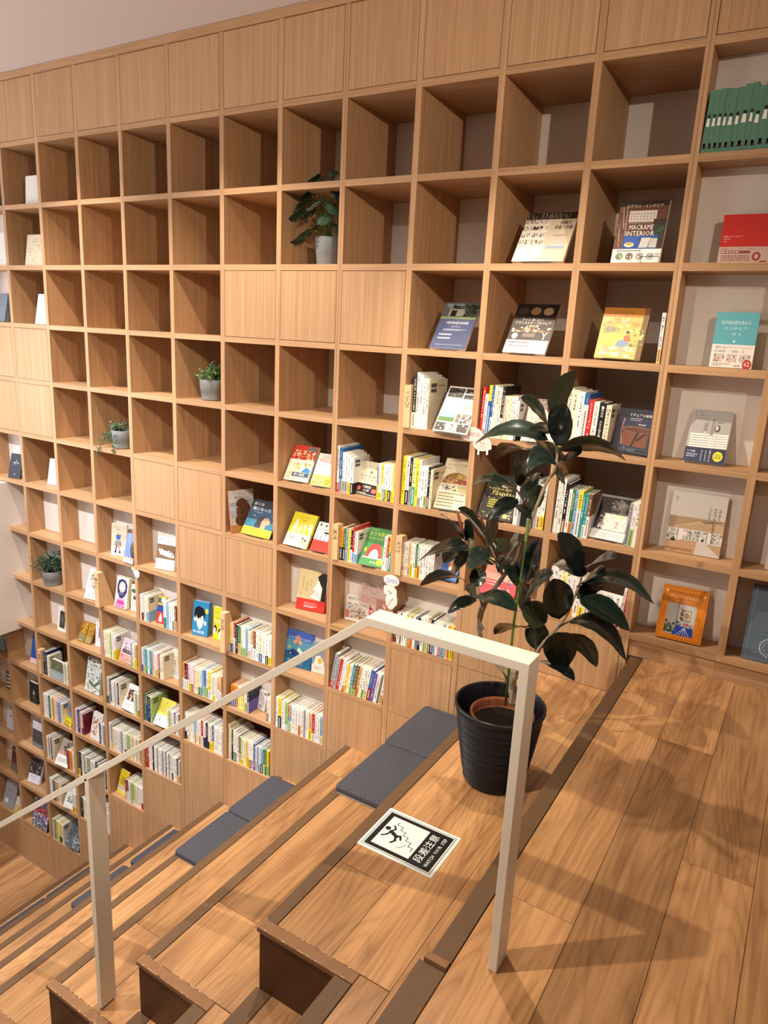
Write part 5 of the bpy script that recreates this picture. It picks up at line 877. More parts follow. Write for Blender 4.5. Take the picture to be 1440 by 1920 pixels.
        r(0, 0, 100, 100, '#e2d8e0'); r(0, 0, 100, 84, '#24509a'); r(0, 84, 100, 100, '#d9bcc4')
    elif n == 'black box':
        r(0, 0, 100, 100, '#16201f'); p([(46, 50), (54, 30), (58, 46), (72, 44), (60, 54), (64, 66), (50, 58), (38, 60)], '#a9aca4'); r(44, 72, 62, 74, '#a9aca4')
    elif n == 'grey boat':
        r(0, 0, 100, 32, '#dcdce6'); r(0, 32, 100, 84, '#4c4b4c'); r(0, 84, 100, 100, '#75787e'); r(56, 18, 60, 26, '#6a6a80'); P.ln(60, 60, 64, 90, 3, '#1f2024'); e(46, 56, 2, 2, '#a9a9a9'); e(70, 48, 2, 2, '#a9a9a9')
    elif n == 'bwphoto':
        r(0, 0, 100, 64, '#3a3836'); N(6, 4, 94, 62, ['#8a8884', '#1c1b1a', '#5e5c58', '#c9c7c2', '#2c2b2a'], 60, 3, (9, 8)); r(0, 64, 100, 100, '#dfe0ea'); x(20, 72, 84, 78, '#8a8a9c', 1); x(28, 84, 76, 88, '#8a8a9c', 1)
    elif n == 'bouquet':
        r(0, 0, 100, 100, '#5a5c6a'); N(0, 0, 100, 24, ['#3a4a8a', '#e2a0b4', '#4a5a4a', '#6a7ac0'], 50, 3, (10, 7)); N(0, 20, 100, 50, ['#c22f2a', '#e0602a', '#a82040', '#3a4a8a', '#8a2a3a'], 60, 4, (15, 10)); N(0, 46, 100, 84, ['#e6e6f2', '#c9a0c8', '#a4b0dc', '#f2f2f6', '#cf6a94', '#5a6ab0'], 90, 5, (12, 8)); N(0, 80, 100, 100, ['#4a5a48', '#c9c2b0', '#2f3a34', '#e0dcd0'], 50, 6, (10, 6))
    elif n == 'grey round':
        r(0, 0, 100, 100, '#9da0ad'); t('On the paper', 26, 20, 50, 5, '#e2e2ea'); x(30, 28, 70, 34, '#6e7080', 2); e(28, 76, 14, 9, '#dfe0e6')
    elif n == 'cream floral':
        r(0, 0, 100, 50, '#e6e3da'); r(0, 50, 100, 100, '#d3ba74'); N(10, 20, 90, 94, ['#b9964a', '#efe9d4', '#a5522e'], 22, 3, (12, 8))
    elif n == 'maroon':
        r(0, 0, 100, 66, '#5a1f26'); r(0, 66, 100, 100, '#6e7064'); x(20, 10, 70, 16, '#d9cfc6', 1); N(20, 40, 80, 62, ['#9a4a3a', '#8a6a5a'], 16, 3, (10, 6))
    elif n == 'white lantern':
        r(0, 0, 100, 100, '#d4d7e8'); e(54, 36, 12, 5, '#5a6284'); r(52, 44, 56, 60, '#a9aec9')
    elif n == 'green box':
        r(0, 0, 100, 100, '#3c463c'); [r(10, 12+i*22, 90, 24+i*22, '#dcd8cc') for i in range(4)]
    elif n == 'landscape':
        r(0, 0, 100, 40, '#a9b9c0'); r(0, 40, 100, 100, '#7d979e'); N(0, 20, 100, 96, ['#c9d4d6', '#5e7a84', '#93a9ae'], 40, 3, (24, 8))
    elif n in ('white a', 'white c'):
        r(0, 0, 100, 100, '#e2e1d6'); x(40, 82, 80, 86, '#a9a59a', 1)
    elif n == 'white b':
        r(0, 0, 100, 34, '#b9bdd4'); r(0, 34, 100, 100, '#e2e2e4'); x(40, 14, 80, 18, '#5a6080', 1); t('白', 52, 20, 12, 8, '#5a6080')
    elif n == 'beige':
        r(0, 0, 100, 100, '#d9ceb4'); N(4, 24, 96, 96, ['#cbbb98', '#e2d9c2', '#c2b08a'], 80, 3, (14, 5)); t('空の絵', 34, 12, 30, 4, '#8a7c5e'); x(38, 20, 64, 26, '#8a7c5e', 2); x(42, 34, 58, 36, '#8a7c5e', 1)
    elif n == 'black slim':
        r(0, 0, 100, 100, '#1c2029'); t('闇の世', 30, 34, 44, 8, '#c9ccd0'); e(52, 29, 4, 2.4, '#c9ccd0'); x(22, 46, 80, 48, '#8a8e96', 1); r(46, 80, 54, 86, '#8a8e96')
    elif n == 'white grey':
        r(0, 0, 100, 100, '#d0d4dc'); P.fr(10, 6, 92, 94, 1.4, '#8f949e'); x(40, 14, 76, 18, '#6e7480', 1); p([(40, 70), (50, 40), (64, 60)], '#b4b9c4')
    elif n == 'dark photo':
        r(0, 0, 100, 100, '#4c463e'); N(0, 0, 100, 100, PH, 60, 3, (14, 10))
    elif n == 'cream':
        r(0, 0, 100, 100, '#e0d2c2'); t('家', 30, 20, 30, 16, '#5a4a3a')
    elif n == 'slate b':
        r(0, 0, 100, 100, '#6c7680'); t('on VI', 52, 50, 30, 8, '#8f99a4'); r(0, 84, 40, 100, '#5a646e')
    elif n == 'manga':
        r(0, 0, 100, 100, '#e6e3e0'); r(0, 0, 12, 100, '#d98a90'); v('ほんまもんの', 52, 4, 22, 66, '#1c1a1a'); v('まさんか', 24, 10, 20, 50, '#1c1a1a'); e(86, 12, 10, 6, '#1c1a1a', 9); x(20, 72, 60, 94, '#4a4a4a', 5)
LAB = {
 'library': (18, 'home-library magazine with bookshelf photo cover, tilted far back', '#d9c9b0'), 'macrame': (18, 'brick and blue sofa cover lettered MACRAME INTERIOR, on a black wire stand', '#e6e0d8'),
 'french': (14, 'dark French tableware book with white band, below the home-library magazine', '#d8cfca'), 'yellowroom': (22, 'golden yellow picture book showing a person reading in a room', '#7c5a34'),
 'vintage': (14, 'slate blue book lettered VINTAGE HOME, tilted back', '#d9d9de'), 'red': (22, 'wide bright red book with patterned beige band at right edge', '#b02218'),
 'teal': (20, 'teal and white book with a round red 62 sticker', '#5fa9b4'), 'cutlery': (16, 'grey book showing fork, spoon and stacked plates with navy band', '#d0ccc8'),
 'omotenashi': (14, 'square-format beige house design book with timber ceiling photo', '#ddd8d0'), 'orange': (20, 'orange bohemian interior book with a room photo, lowest shelf', '#c9741a'),
 'slate': (22, 'tall slate blue book with ring of white letters, bottom right corner', '#55656f'), 'cream': (10, 'cream book cut by the right edge of the view', '#e0d2c2'),
 'photogrid': (12, 'white book covered with a grid of house photos, tilted back', '#e6e4e0'), 'chair': (16, 'dark navy book with a curved wooden chair back', '#23263a'),
 'grey magazine': (12, 'grey-framed book with a crumpled paper photo', '#d0cecc'), 'oita': (14, 'cream book with black and pink band between upright books', '#e0d8c4'),
 'interiordesign': (16, 'beige interior-design textbook with a half-circle photo collage', '#e0d6be'), 'redtown': (18, 'red-topped novel with an illustrated street crowd', '#efe6d4'),
 'shinitaku': (14, 'cream and yellow comic with big red handwritten title', '#efe6da'), 'puffy': (10, 'picture book of a fluffy brown animal, turned sideways', '#c9604a'),
 'dogsea': (12, 'navy picture book with a dog looking up and yellow band', '#1a2a3a'), 'tottehoki': (16, 'mustard yellow book with pale bottle silhouettes', '#cbbb2a'),
 'redwhite': (14, 'white book of tiny icons with a red band', '#e9e7e4'), 'green': (12, 'green book with a red camping tent drawing', '#dfe6d8'),
 'blue cat': (14, 'blue picture book with an orange animal behind the plant leaves', '#1b2a4a'), 'pinkred': (12, 'pink and red book half hidden behind the plant trunk', '#cc3a40'),
 'girl': (16, 'white tidying book with a portrait of a short-haired woman', '#b23a38'), 'plantsdark': (10, 'dark plant magazine with yellow lettering behind the leaves', '#2e2a22'),
 'townphoto': (12, 'magazine with an aerial town photo behind the upper leaves', '#d9d2ca'), 'itsuka': (18, 'tan and red novel with a woman covering her face', '#c22f24'),
 'catsea': (10, 'wide picture book with otters and a red corner flag', '#e6e2dc'), 'brownbook': (10, 'small brown picture book partly behind the white handrail', '#9a5a3a'),
 'bluefairy': (16, 'blue picture book of underwater figures below the tan and red novel', '#3a6ea6'), 'greydaisy': (12, 'small grey book with a yellow sun flower', '#8c949e'),
 'face blue': (26, 'thick blue novel with a one-eyed drawn face', '#2f86b8'), 'face yellow': (18, 'lime yellow novel with two small drawn faces', '#cfd12c'),
 'stroller': (14, 'beige book with a blue-faced walking figure', '#d6c8b0'), 'bluepurple': (8, 'periwinkle novel leaning at the upright beside the walking figure book', '#6f86c4'),
 'catsleep': (22, 'white novel with a brown panel and a lying white cat', '#e8e6e3'), 'talking': (30, 'thick cream book with a navy-haired figure in a pink dress', '#e9e0b8'),
 'whitegreen': (12, 'pale book with green oval beside the pink dress book', '#e2ded2'), 'reddog': (10, 'small red, blue and green book standing between white books', '#c8352a'),
 'night': (14, 'cream book with a busy black and brown picture panel', '#e4dfd4'), 'framed': (14, 'white book with a dark framed picture under the bushy pot', '#e6e3dd'),
 'gold': (14, 'pair-patterned gold book on a small yellow ledge', '#8a6a2a'), 'whiteblue': (10, 'white book with a blue square beside the gold book', '#e6e6ea'),
 'forest': (26, 'large pale green picture book of a misty forest', '#b9c9c6'), 'field': (22, 'field and sea landscape book with white slip in front of upright books', '#e4e4e0'),
 'yellowband': (12, 'blue picture novel with a broad yellow band', '#6c87a6'), 'flowers white': (18, 'white book with dark red flowers', '#e4e0da'),
 'cats window': (14, 'white-banded book with a bird and folded fan picture', '#e0ddd8'), 'bw sketch': (12, 'white book with black ink sketch above the yellow row', '#e4e2dc'),
 'mountain': (14, 'grey-blue mountain photo book in the bottom left shelf', '#4c5a64'), 'cards': (14, 'white book with a brown picture in its centre', '#d9d6d0'),
 'yellow diary': (14, 'yellow and white diary with large handwritten letters', '#dfce55'), 'yellow face': (14, 'yellow cover with a printed face above the wood panel', '#c9b224'),
 'pink kimono': (14, 'pink and dark brown novel with a peach band', '#d4c0ca'), 'pattern': (14, 'cream leaf-patterned cover at the right end of its shelf', '#e0dcc6'),
 'triangle': (10, 'plain blue and pink book under the white wall corner', '#24509a'), 'black box': (28, 'thick black book with a pale emblem', '#101615'),
 'grey boat': (16, 'white-topped dark grey book with a small boat', '#75787e'), 'bwphoto': (22, 'book with black and white group photo and pale band', '#dfe0ea'),
 'bouquet': (16, 'large book covered in colourful painted flowers', '#2c3038'), 'grey round': (10, 'pale grey book with a round white sticker', '#9da0ad'),
 'cream floral': (10, 'small cream and gold floral book at the far left bottom', '#c9a24a'), 'maroon': (12, 'maroon book with grey foot at far left', '#5a1f26'),
 'white lantern': (10, 'pale lilac book with a small lamp drawing at far left', '#d4d7e8'), 'green box': (18, 'dark green boxed book with cream label strips, far left', '#3c463c'),
 'landscape': (12, 'pale blue landscape book directly under the wall corner', '#93a9ae'), 'white a': (14, 'plain white booklet on the top left shelf', '#e2e1d6'),
 'beige': (12, 'beige textured book with tiny title, upper left', '#d9ceb4'), 'white b': (12, 'white book with lilac top in the third shelf at left', '#e2e2e4'),
 'white c': (12, 'plain white book at the left edge of the view', '#e2e1d6'), 'dark photo': (12, 'dark photo book cut by the top left edge', '#4c463e'),
 'slate b': (14, 'slate grey book at the left edge above closed doors', '#5a646e'), 'black slim': (12, 'slim black book with small white title at left', '#101318'),
 'white grey': (12, 'pale grey book with a thin frame beside the black one', '#d0d4dc'), 'manga': (12, 'white cover with big vertical black handwriting and pink edge', '#e6e3e0')}
for (n, c, r, x, y, w, h, lean, yaw) in FACE:
    tmm, lab, spc = LAB[n]; th = tmm/1000; z = ROW[r]+T
    wm, hm = w*S, h*S; depth = .34 if shallow(c, r) else 1.15
    la = math.radians(lean)
    room = depth*S - .004 - th*math.cos(la)
    if y*S + hm*math.sin(la) > room:
        if shallow(c, r) and y > .03: y = max(.03, (room-hm*math.sin(la))/S)
        la = min(la, math.asin(max(.02, min(.99, (room-y*S)/hm))))
    x = max(x, COL[c]+.043); 
    if x+w > COL[c+1]-.043 and n != 'red': w = COL[c+1]-.043-x; wm = w*S
    th0 = min(.0016, th*.2)
    V = []; F = []; C = []
    for b_, cc in ((bv(0, wm, 0, th0, 0, hm), spc), (bv(0, wm, th-th0, th, 0, hm), spc), (bv(wm-th0*1.2, wm, th0, th-th0, 0, hm), spc)):
        n0 = len(V); V += b_; F += [tuple(n0+i for i in f) for f in BOXF]; C += [hx(cc)]*6
    o = bpy.data.objects.new('book', mesh('book', V, F, PRINT, cols=C)); link(o)
    o.location = W(x, y, z) + Vector((0, 0, th*math.sin(la)+.0008)); o.rotation_euler = Euler((-la, 0, math.radians(yaw)))
    tag(o, lab, 'book', 'face-out books')
    pg = bpy.data.objects.new('pages', mesh('pages', bv(.003, wm-th0*1.2, th0, th-th0, .003, hm-.003), BOXF, PAGES)); link(pg, o)
    P = Print(); cv(n, P)
    if P.V: link(bpy.data.objects.new('cover_print', P.mesh('cover_print', lambda a, b_, l: (a*wm, -.00025-l*.000018, (1-b_)*hm))), o)
    if lean > 12 and not shallow(c, r) and n not in ('macrame', 'puffy', 'yellow face', 'flowers white'):
        yy = y + (th/math.cos(la)+.0012)/S
        stand(x+w*.5, yy, z+.002, wm, hm, la, math.radians(yaw), 'clear plastic stand holding the ' + ' '.join(lab.split()[:9]))
# ------------------------------------------------------------------ rubber plant
zD = z_t(0)+.005; PX, PY = -.52, -2.29
def lobj(name, prof, mat, p, c, seg=56, smooth=True, parent=None):
    V, F = lathe(prof, seg); o = bpy.data.objects.new(name, mesh(name, V, F, mat, smooth=smooth)); o.location = c-parent.location; link(o, parent); return o
rp = empty('potted_rubber_plant', (PX, PY, zD), 'tall rubber plant with glossy dark leaves in a ridged black pot', 'plant')
g = random.Random(8); H = .298; R0, R1 = .104, .155; prof = [(.0001, .002), (R0-.004, .002), (R0, .008)]
z = .012
while z < H-.022:
    st_ = g.uniform(.004, .0065); rr = R0+(R1-R0)*(z/H)**.9; a = g.uniform(.0012, .0036); prof += [(rr, z), (rr+a, z+st_*.35), (rr+a, z+st_*.7), (rr-.0008, z+st_)]; z += st_*1.15
prof += [(R1+.001, H-.02), (R1+.003, H-.015), (R1+.003, H), (R1-.003, H+.001), (R1-.006, H-.004), (R1-.014, H-.07), (R1-.02, H-.10), (.0001, H-.10)]
lobj('outer_pot', prof, BLACKPOT, None, W(PX, PY, zD), 72, True, rp)
ip = W(PX+.02, PY+.0, zD)+Vector((.004, -.004, 0))
lobj('inner_pot', [(.085, H-.11), (.103, H-.042), (.112, H-.04), (.112, H-.032), (.105, H-.0315), (.101, H-.04), (.096, H-.075)], TERRA, None, ip, 48, True, rp)
so = lobj('soil', [(.098, H-.066), (.08, H-.061), (.05, H-.063), (.02, H-.058), (.0001, H-.058)], SOIL, None, ip, 40, False, rp)
rl = rp.location
for n, pts in STEMS:
    P_ = [W(*p[:3])-rl for p in pts]; R_ = [max(.002, p[3]*S*1.6) for p in pts]
    # refine with a smooth curve
    PP = []; RR = []
    for i in range(len(P_)-1):
        p0 = P_[max(0, i-1)]; p1 = P_[i]; p2 = P_[i+1]; p3 = P_[min(len(P_)-1, i+2)]
        for k in range(4):
            t_ = k/4; PP.append(.5*((2*p1)+(p2-p0)*t_+(2*p0-5*p1+4*p2-p3)*t_*t_+(3*p1-p0-3*p2+p3)*t_**3)); RR.append(R_[i]+(R_[i+1]-R_[i])*t_)
    PP.append(P_[-1]); RR.append(R_[-1])
    if n == 'trunk' or len(PP) > 20: RR = [r_*(1+.12*math.sin(i*2.3)) for i, r_ in enumerate(RR)]
    V, F = tube(PP, RR, 10); o = bpy.data.objects.new(n, mesh(n, V, F, BARK if RR[0] > .005 else TWIG, smooth=True)); link(o, rp)
V, F = tube([W(*p)-rl for p in STAKE], [.0042, .0042, .004, .0038], 10); sk = link(bpy.data.objects.new('support_stake', mesh('support_stake', V, F, GREENSTEM, smooth=True)), rp)
tw = (W(*STAKE[2])*.4+W(*STAKE[3])*.6)-rl; V, F = lathe([(.0045, -.003), (.007, -.002), (.007, .002), (.0045, .003)], 12); o = link(bpy.data.objects.new('tie', mesh('tie', V, F, GREENSTEM)), rp); o.location = tw
def leaf_mesh(Bp, Tp, wv, wd_, off, kind, gl):
    "curved leaf blade with raised midrib, built between base and tip"
    V = []; F = []; C = []; n = 14; m_ = 4
    d = (Tp-Bp); nrm = d.normalized().cross(wv).normalized()
    for i in range(n+1):
        t_ = i/n; prof = (math.sin(math.pi*min(1, t_**.8))**.72) if 0 < t_ < 1 else 0
        if t_ > .93: prof *= max(.05, (1-t_)/.07)**.9
        c = Bp+d*t_+off*(4*t_*(1-t_))
        for k in range(-m_, m_+1):
            u = k/m_; hw = wd_/2*prof+.0006
            fold = abs(u)*hw*.22 - (u*u)*hw*.10; wav = math.sin(t_*23+u*3)*.0012*abs(u)
            V.append(tuple(c+wv*(u*hw)+nrm*(fold+wav)))
    w_ = 2*m_+1
    base = gl
    for i in range(n):
        for k in range(2*m_):
            a = i*w_+k; F.append((a, a+w_, a+w_+1, a+1)); edge = k in (0, 2*m_-1); mid = k in (m_-1, m_)
            f_ = 1.5 if edge else (1.25 if mid else 1+.12*math.sin(i*1.7+k)); C.append((base[0]*f_, base[1]*f_, base[2]*f_, 1))
    # petiole strip
    return mesh('leaf', V, F, LEAF, smooth=True, cols=C)
gdark = [hx('#131d18'), hx('#18241d'), hx('#101713'), hx('#1d2b24')]
for i, L_ in enumerate(LEAVES):
    Bp = W(*L_[0:3]); Tp = W(*L_[3:6]); wv = Vector(L_[6:9]).normalized(); wd_ = L_[9]*S*1.12; off = Vector(L_[10:13])*S
    me = leaf_mesh(Vector((0, 0, 0)), Tp-Bp, wv, wd_, off, L_[13], gdark[i % 4]); o = bpy.data.objects.new('leaf', me); o.location = Bp-rl; link(o, rp)
for b_ in BUDS:
    Bp = W(*b_[:3])-rl; Tp = W(*b_[3:6])-rl; V, F = tube([Bp, Bp.lerp(Tp, .4), Bp.lerp(Tp, .8), Tp], [.002, b_[6]*S*.55, b_[6]*S*.4, .0006], 8)
    link(bpy.data.objects.new('leaf_bud', mesh('leaf_bud', V, F, plain('red_bud', '#7a4434', .5) if 'red_bud' not in MATS else MATS['red_bud'], smooth=True)), rp)

# ------------------------------------------------------------------ small shelf plants
def grey_pot(p, r0, r1, h, zoff=0):
    c = p.location
    lobj('pot', [(.0001, .001), (r0, .001), (r0*1.01, .004), (r0+(r1-r0)*.42, h*.42), (r0+(r1-r0)*.45+.0015, h*.44), (r1, h-.002), (r1-.001, h), (r1-.004, h), (r1-.006, h-.012), (.0001, h-.012)], GREYPOT, None, c, 36, True, p)
def foliage(p, specs, name='foliage', cols=('#4f6a3a', '#3d5630', '#6a8450', '#2f4428'), seed=1, leafw=.006, leafl=.012):
    "many small leaves on thin twigs, one uncountable mass"
    g = random.Random(seed); V = []; F = []; C = []
    for pts, n in specs:
        for _ in range(n):
            k = g.random()*(len(pts)-1); i = int(k); c = pts[i].lerp(pts[min(i+1, len(pts)-1)], k-i)
            d = Vector((g.gauss(0, 1), g.gauss(0, 1), g.gauss(.25, .7))).normalized(); s_ = d.cross(Vector((g.gauss(0, 1), g.gauss(0, 1), g.gauss(0, 1)))).normalized()
            L = leafl*g.uniform(.7, 1.3); w_ = leafw*g.uniform(.7, 1.2)/2; c = c+d*.002; b0 = len(V)
            V += [tuple(c), tuple(c+d*L*.5+s_*w_), tuple(c+d*L), tuple(c+d*L*.5-s_*w_)]; F.append((b0, b0+1, b0+2, b0+3)); C.append(hx(g.choice(cols)))
    for pts, n in specs:
        for a, b_ in zip(pts, pts[1:]):
            b0 = len(V); s_ = Vector((.0007, 0, 0)); V += [tuple(a-s_), tuple(a+s_), tuple(b_+s_), tuple(b_-s_)]; F.append((b0, b0+1, b0+2, b0+3)); C.append(hx('#3c4428'))
    o = link(bpy.data.objects.new(name, mesh(name, V, F, LEAF2, cols=C)), p); o['kind'] = 'stuff'; return o
# monstera (right part hidden by the upright)
mz = ROW[0]+T+.004
mp = empty('potted_monstera', (-4.43, .35, mz), 'small monstera in pale grey pot, high shelf', 'plant', 'small shelf plants'); grey_pot(mp, .052, .062, .125); mp.scale = (1.14,)*3
g = random.Random(3)
for i, (dx, dy, dz, L, wd_) in enumerate([(-.115, -.03, .12, .10, .085), (-.10, -.02, .03, .085, .07), (-.06, -.03, .21, .10, .085), (-.02, -.05, .16, .10, .08), (.045, -.04, .14, .10, .085), (.07, -.02, .05, .08, .07), (-.075, .02, .27, .085, .075), (.03, -.01, .24, .09, .075), (-.14, -.02, .0, .09, .06), (-.03, -.055, .05, .08, .07), (.0, .03, .29, .07, .05), (-.05, -.05, .12, .09, .08), (-.09, -.035, .17, .09, .075), (.02, -.055, .09, .085, .075), (-.03, -.02, .26, .085, .07), (.06, -.03, .19, .08, .07)]):
    tip = Vector((dx, dy, .125+dz)); c0 = Vector((0, 0, .118)); mid = c0.lerp(tip, .55)+Vector((0, 0, .04))
    V, F = tube([c0, mid, tip], [.0018, .0015, .0012], 6); link(bpy.data.objects.new('stem', mesh('stem', V, F, GREENSTEM, smooth=True)), mp)
    out_ = Vector((dx*.8+g.uniform(-.02, .02), -.06, -.05-.2*abs(dx))).normalized(); sd = out_.cross(Vector((0, .4, 1))).normalized(); V = []; F = []; C = []
    nseg = 7; nrm = sd.cross(out_).normalized()
    V.append((0, 0, 0)); ring = []
    for s_ in (1, -1):
        pts = []
        for k in range(nseg+1):
            t_ = k/nseg; w_ = math.sin(math.pi*(t_*.86+.14))**.6*wd_/2; p1 = out_*(L*(t_*1.05-.12))+sd*(s_*w_)+nrm*(-.25*w_); pts.append(p1)
            if 1 < k < nseg-1: pts.append(out_*(L*(t_*1.05-.06))+sd*(s_*w_*.45))
        pts.append(out_*L)
        for a, b_ in zip(pts, pts[1:]):
            n0 = len(V); V += [tuple(out_*max(0, min(L, a.dot(out_)))), tuple(a), tuple(b_)]; F.append((n0, n0+1, n0+2)); C.append(hx(['#26402c', '#31503a', '#1f3526'][i % 3]))
            n0 = len(V); V += [tuple(out_*max(0, min(L, a.dot(out_)))), tuple(b_), tuple(out_*max(0, min(L, b_.dot(out_))))]; F.append((n0, n0+1, n0+2)); C.append(hx(['#26402c', '#31503a', '#1f3526'][i % 3]))
    o = link(bpy.data.objects.new('leaf', mesh('leaf', V, F, LEAF2, cols=C)), mp); o.location = tip
# round bushy plant
fp = empty('potted_bushy_plant', (-6.478, .28, ROW[-2]+T+.004), 'small grey pot with a round bushy green plant, by itself', 'plant', 'small shelf plants'); grey_pot(fp, .043, .053, .088); fp.scale = (1.38,)*3
sp = []
for _ in range(70):
    a = g.uniform(0, 6.28); ph = g.uniform(.05, 1.35); r_ = g.uniform(.6, 1)*.085; sp.append(([Vector((0, 0, .08)), Vector((math.cos(a)*math.sin(ph)*r_*.6, math.sin(a)*math.sin(ph)*r_*.6, .08+.6*math.cos(ph)*r_)), Vector((math.cos(a)*math.sin(ph)*r_*1.05, math.sin(a)*math.sin(ph)*r_*1.05, .083+math.cos(ph)*r_*.95))], 26))
foliage(fp, sp, seed=2, cols=('#6f8a52', '#4f6a3c', '#8aa468', '#3d5230'), leafw=.007, leafl=.010)
# trailing plant
tp = empty('potted_trailing_plant', (-8.486, .22, ROW[-3]+T+.004), 'small grey pot with trailing vines spilling over the shelf edge', 'plant', 'small shelf plants'); grey_pot(tp, .038, .046, .08); tp.scale = (1.5,)*3
sp = []
for i in range(46):
    a = g.uniform(0, 6.28); r_ = g.uniform(.03, .07)
    if i < 26: sp.append(([Vector((0, 0, .072)), Vector((math.cos(a)*r_*.7, math.sin(a)*r_*.7, .10)), Vector((math.cos(a)*r_, math.sin(a)*r_, .085+g.uniform(0, .05)))], 18))
    elif i < 42: b_ = g.uniform(3.5, 4.6) if i % 2 else g.uniform(2.9, 3.6); q_ = g.uniform(.06, .095); cb, sb = math.cos(b_), math.sin(b_)*.55; sp.append(([Vector((0, 0, .075)), Vector((cb*.05, sb*.05, .09)), Vector((cb*q_, sb*q_, .055)), Vector((cb*q_*1.08, sb*q_*1.08, g.uniform(.01, .05)))], 26))
for dx in (-.092, -.080, -.068, .012, .022): sp.append(([Vector((0, -.01, .075)), Vector((dx*.7, -.05, .06)), Vector((dx, -.062, .02)), Vector((dx*1.02, -.064, -.035 if dx < 0 else -.02))], 40))
foliage(tp, sp, seed=4, cols=('#3f5a3c', '#56704a', '#2d4530', '#7a9266'), leafw=.006, leafl=.008)
# spiky grassy plant
bp_ = empty('potted_spiky_plant', (-10.56, .15, ROW[-6]+T+.004), 'grey pot with a dark green spiky bush above the framed-picture book', 'plant', 'small shelf plants'); grey_pot(bp_, .049, .058, .085); bp_.scale = (1.3,)*3
sp = []
for _ in range(90):
    a = g.uniform(0, 6.28); ph = g.uniform(.05, 1.55); r_ = g.uniform(.75, 1.1)*.10; dx = -.015; y_ = math.sin(a)*math.sin(ph)*r_; y_ = min(y_, .05)
    sp.append(([Vector((0, 0, .078)), Vector((math.cos(a)*math.sin(ph)*r_*1.25+dx, y_, .08+math.cos(ph)*r_*1.15))], 20))
foliage(bp_, sp, seed=5, cols=('#22382a', '#2d4a35', '#3d5c40', '#1a2c20', '#587856'), leafw=.005, leafl=.026)

# ------------------------------------------------------------------ wooden genre signs standing in the rows
def sign_block(c, r, x, w, h, txt, lab, y=-.02, d=.34):
    z = ROW[r]+T+.002; p = empty('shelf_divider_sign', (x, y, z), lab, 'sign', 'wooden genre signs')
    wm, hm, dm = w*S, h*S, d*S; pr = [(0, 0), (dm*.98, 0), (dm*.9, hm*.1), (dm*.34, hm), (0, hm)]
    V = [(0, a, b_) for a, b_ in pr]+[(wm, a, b_) for a, b_ in pr]; n = len(pr)
    F = [tuple(range(n))[::-1], tuple(range(n, 2*n))]+[(i, (i+1) % n, n+(i+1) % n, n+i) for i in range(n)]
    F = [tuple(reversed(f)) for f in F]
    me = mesh('block', V, F, PALE); bm_fix(me); link(bpy.data.objects.new('block', me), p)
    P = Print(); k = 100/len(txt)
    P.v(txt, 15, 10, 70, 100-20, '#2a2018'); zz0, zz1 = (hm*.52, hm*.9) if len(txt) < 4 else (hm*.38, hm*.92)
    link(bpy.data.objects.new('lettering', P.mesh('lettering', lambda a, b_, l: (a*wm, -.0005, zz1-(zz1-zz0)*b_))), p)
def bm_fix(me):
    import bmesh
    b_ = bmesh.new(); b_.from_mesh(me); bmesh.ops.recalc_face_normals(b_, faces=b_.faces); b_.to_mesh(me); b_.free()
sign_block(8, -2, COL[8]+.045, .085, .52, 'インテリア', 'pale wooden sign block with five vertical letters beside tall interior books')
sign_block(7, -4, COL[7]+.045, .085, .50, '防災', 'pale wooden sign block left of the green tent book row')
sign_block(8, -4, COL[8]+.045, .085, .53, '片づけ', 'pale wooden sign block left of the white tidying books')
sign_block(5, -6, COL[5]+.0, .10, .66, '文芸', 'pale wooden sign block left of the dark red spined book row', y=-.09)
sign_block(2, -6, COL[2]+.0, .11, .64, '暮らし', 'pale wooden sign block covering the upright left of the pink dress book', y=-.09)
sign_block(0, -8, COL[0]+.045, .09, .52, '詩', 'pale wooden sign block at the left end of the navy book row')

# ------------------------------------------------------------------ hanging card tags
def card(name, x, z, w, h, draw, outline, lab):
    p = empty(name, (x, -.012, z), lab, 'tag', 'cut-out shelf tags')
    wm, hm = w*S, h*S; V = []; F = []
    for pi_, poly in enumerate(outline):
        n = len(poly); a = len(V); y_ = -pi_*.00018
        V += [(u/100*wm, y_, (1-v/100)*hm) for u, v in poly]+[(u/100*wm, y_+.002, (1-v/100)*hm) for u, v in poly]
        F += [tuple(range(a, a+n)), tuple(range(a+n, a+2*n))[::-1]]+[(a+i, a+n+i, a+n+(i+1) % n, a+(i+1) % n) for i in range(n)]
    me = mesh('card', V, F, plain('card_white', '#ebe4dc', .6) if 'card_white' not in MATS else MATS['card_white']); bm_fix(me); link(bpy.data.objects.new('card', me), p)
    P = Print(); draw(P); link(bpy.data.objects.new('card_print', P.mesh('card_print', lambda a, b_, l: (a*wm, -.0014-l*.00003, (1-b_)*hm))), p)
    link(bpy.data.objects.new('clip', mesh('clip', bv(wm*.4, wm*.6, .002, .0045, hm*.45, hm*.6), BOXF, ACR)), p)
def ov(cx, cy, rx, ry, n=24): return [(cx+rx*math.cos(6.283*i/n), cy+ry*math.sin(6.283*i/n)) for i in range(n)]
def dog(P):
    P.e(50, 15, 46, 12, '#e6e8f0'); P.t('CLEANING', 12, 9, 76, 12, '#5a78b4'); P.e(38, 44, 2.6, 2.2, '#3a3430'); P.e(52, 47, 2.6, 2.2, '#3a3430'); P.e(45, 50, 3, 2, '#3a3430'); P.ln(30, 88, 66, 60, 1.6, '#b0684a'); P.p([(8, 82), (26, 90), (22, 98), (4, 90)], '#e0a08e'); P.ln(30, 64, 40, 70, 1, '#8a7e72'); P.ln(60, 62, 70, 66, 1, '#8a7e72')
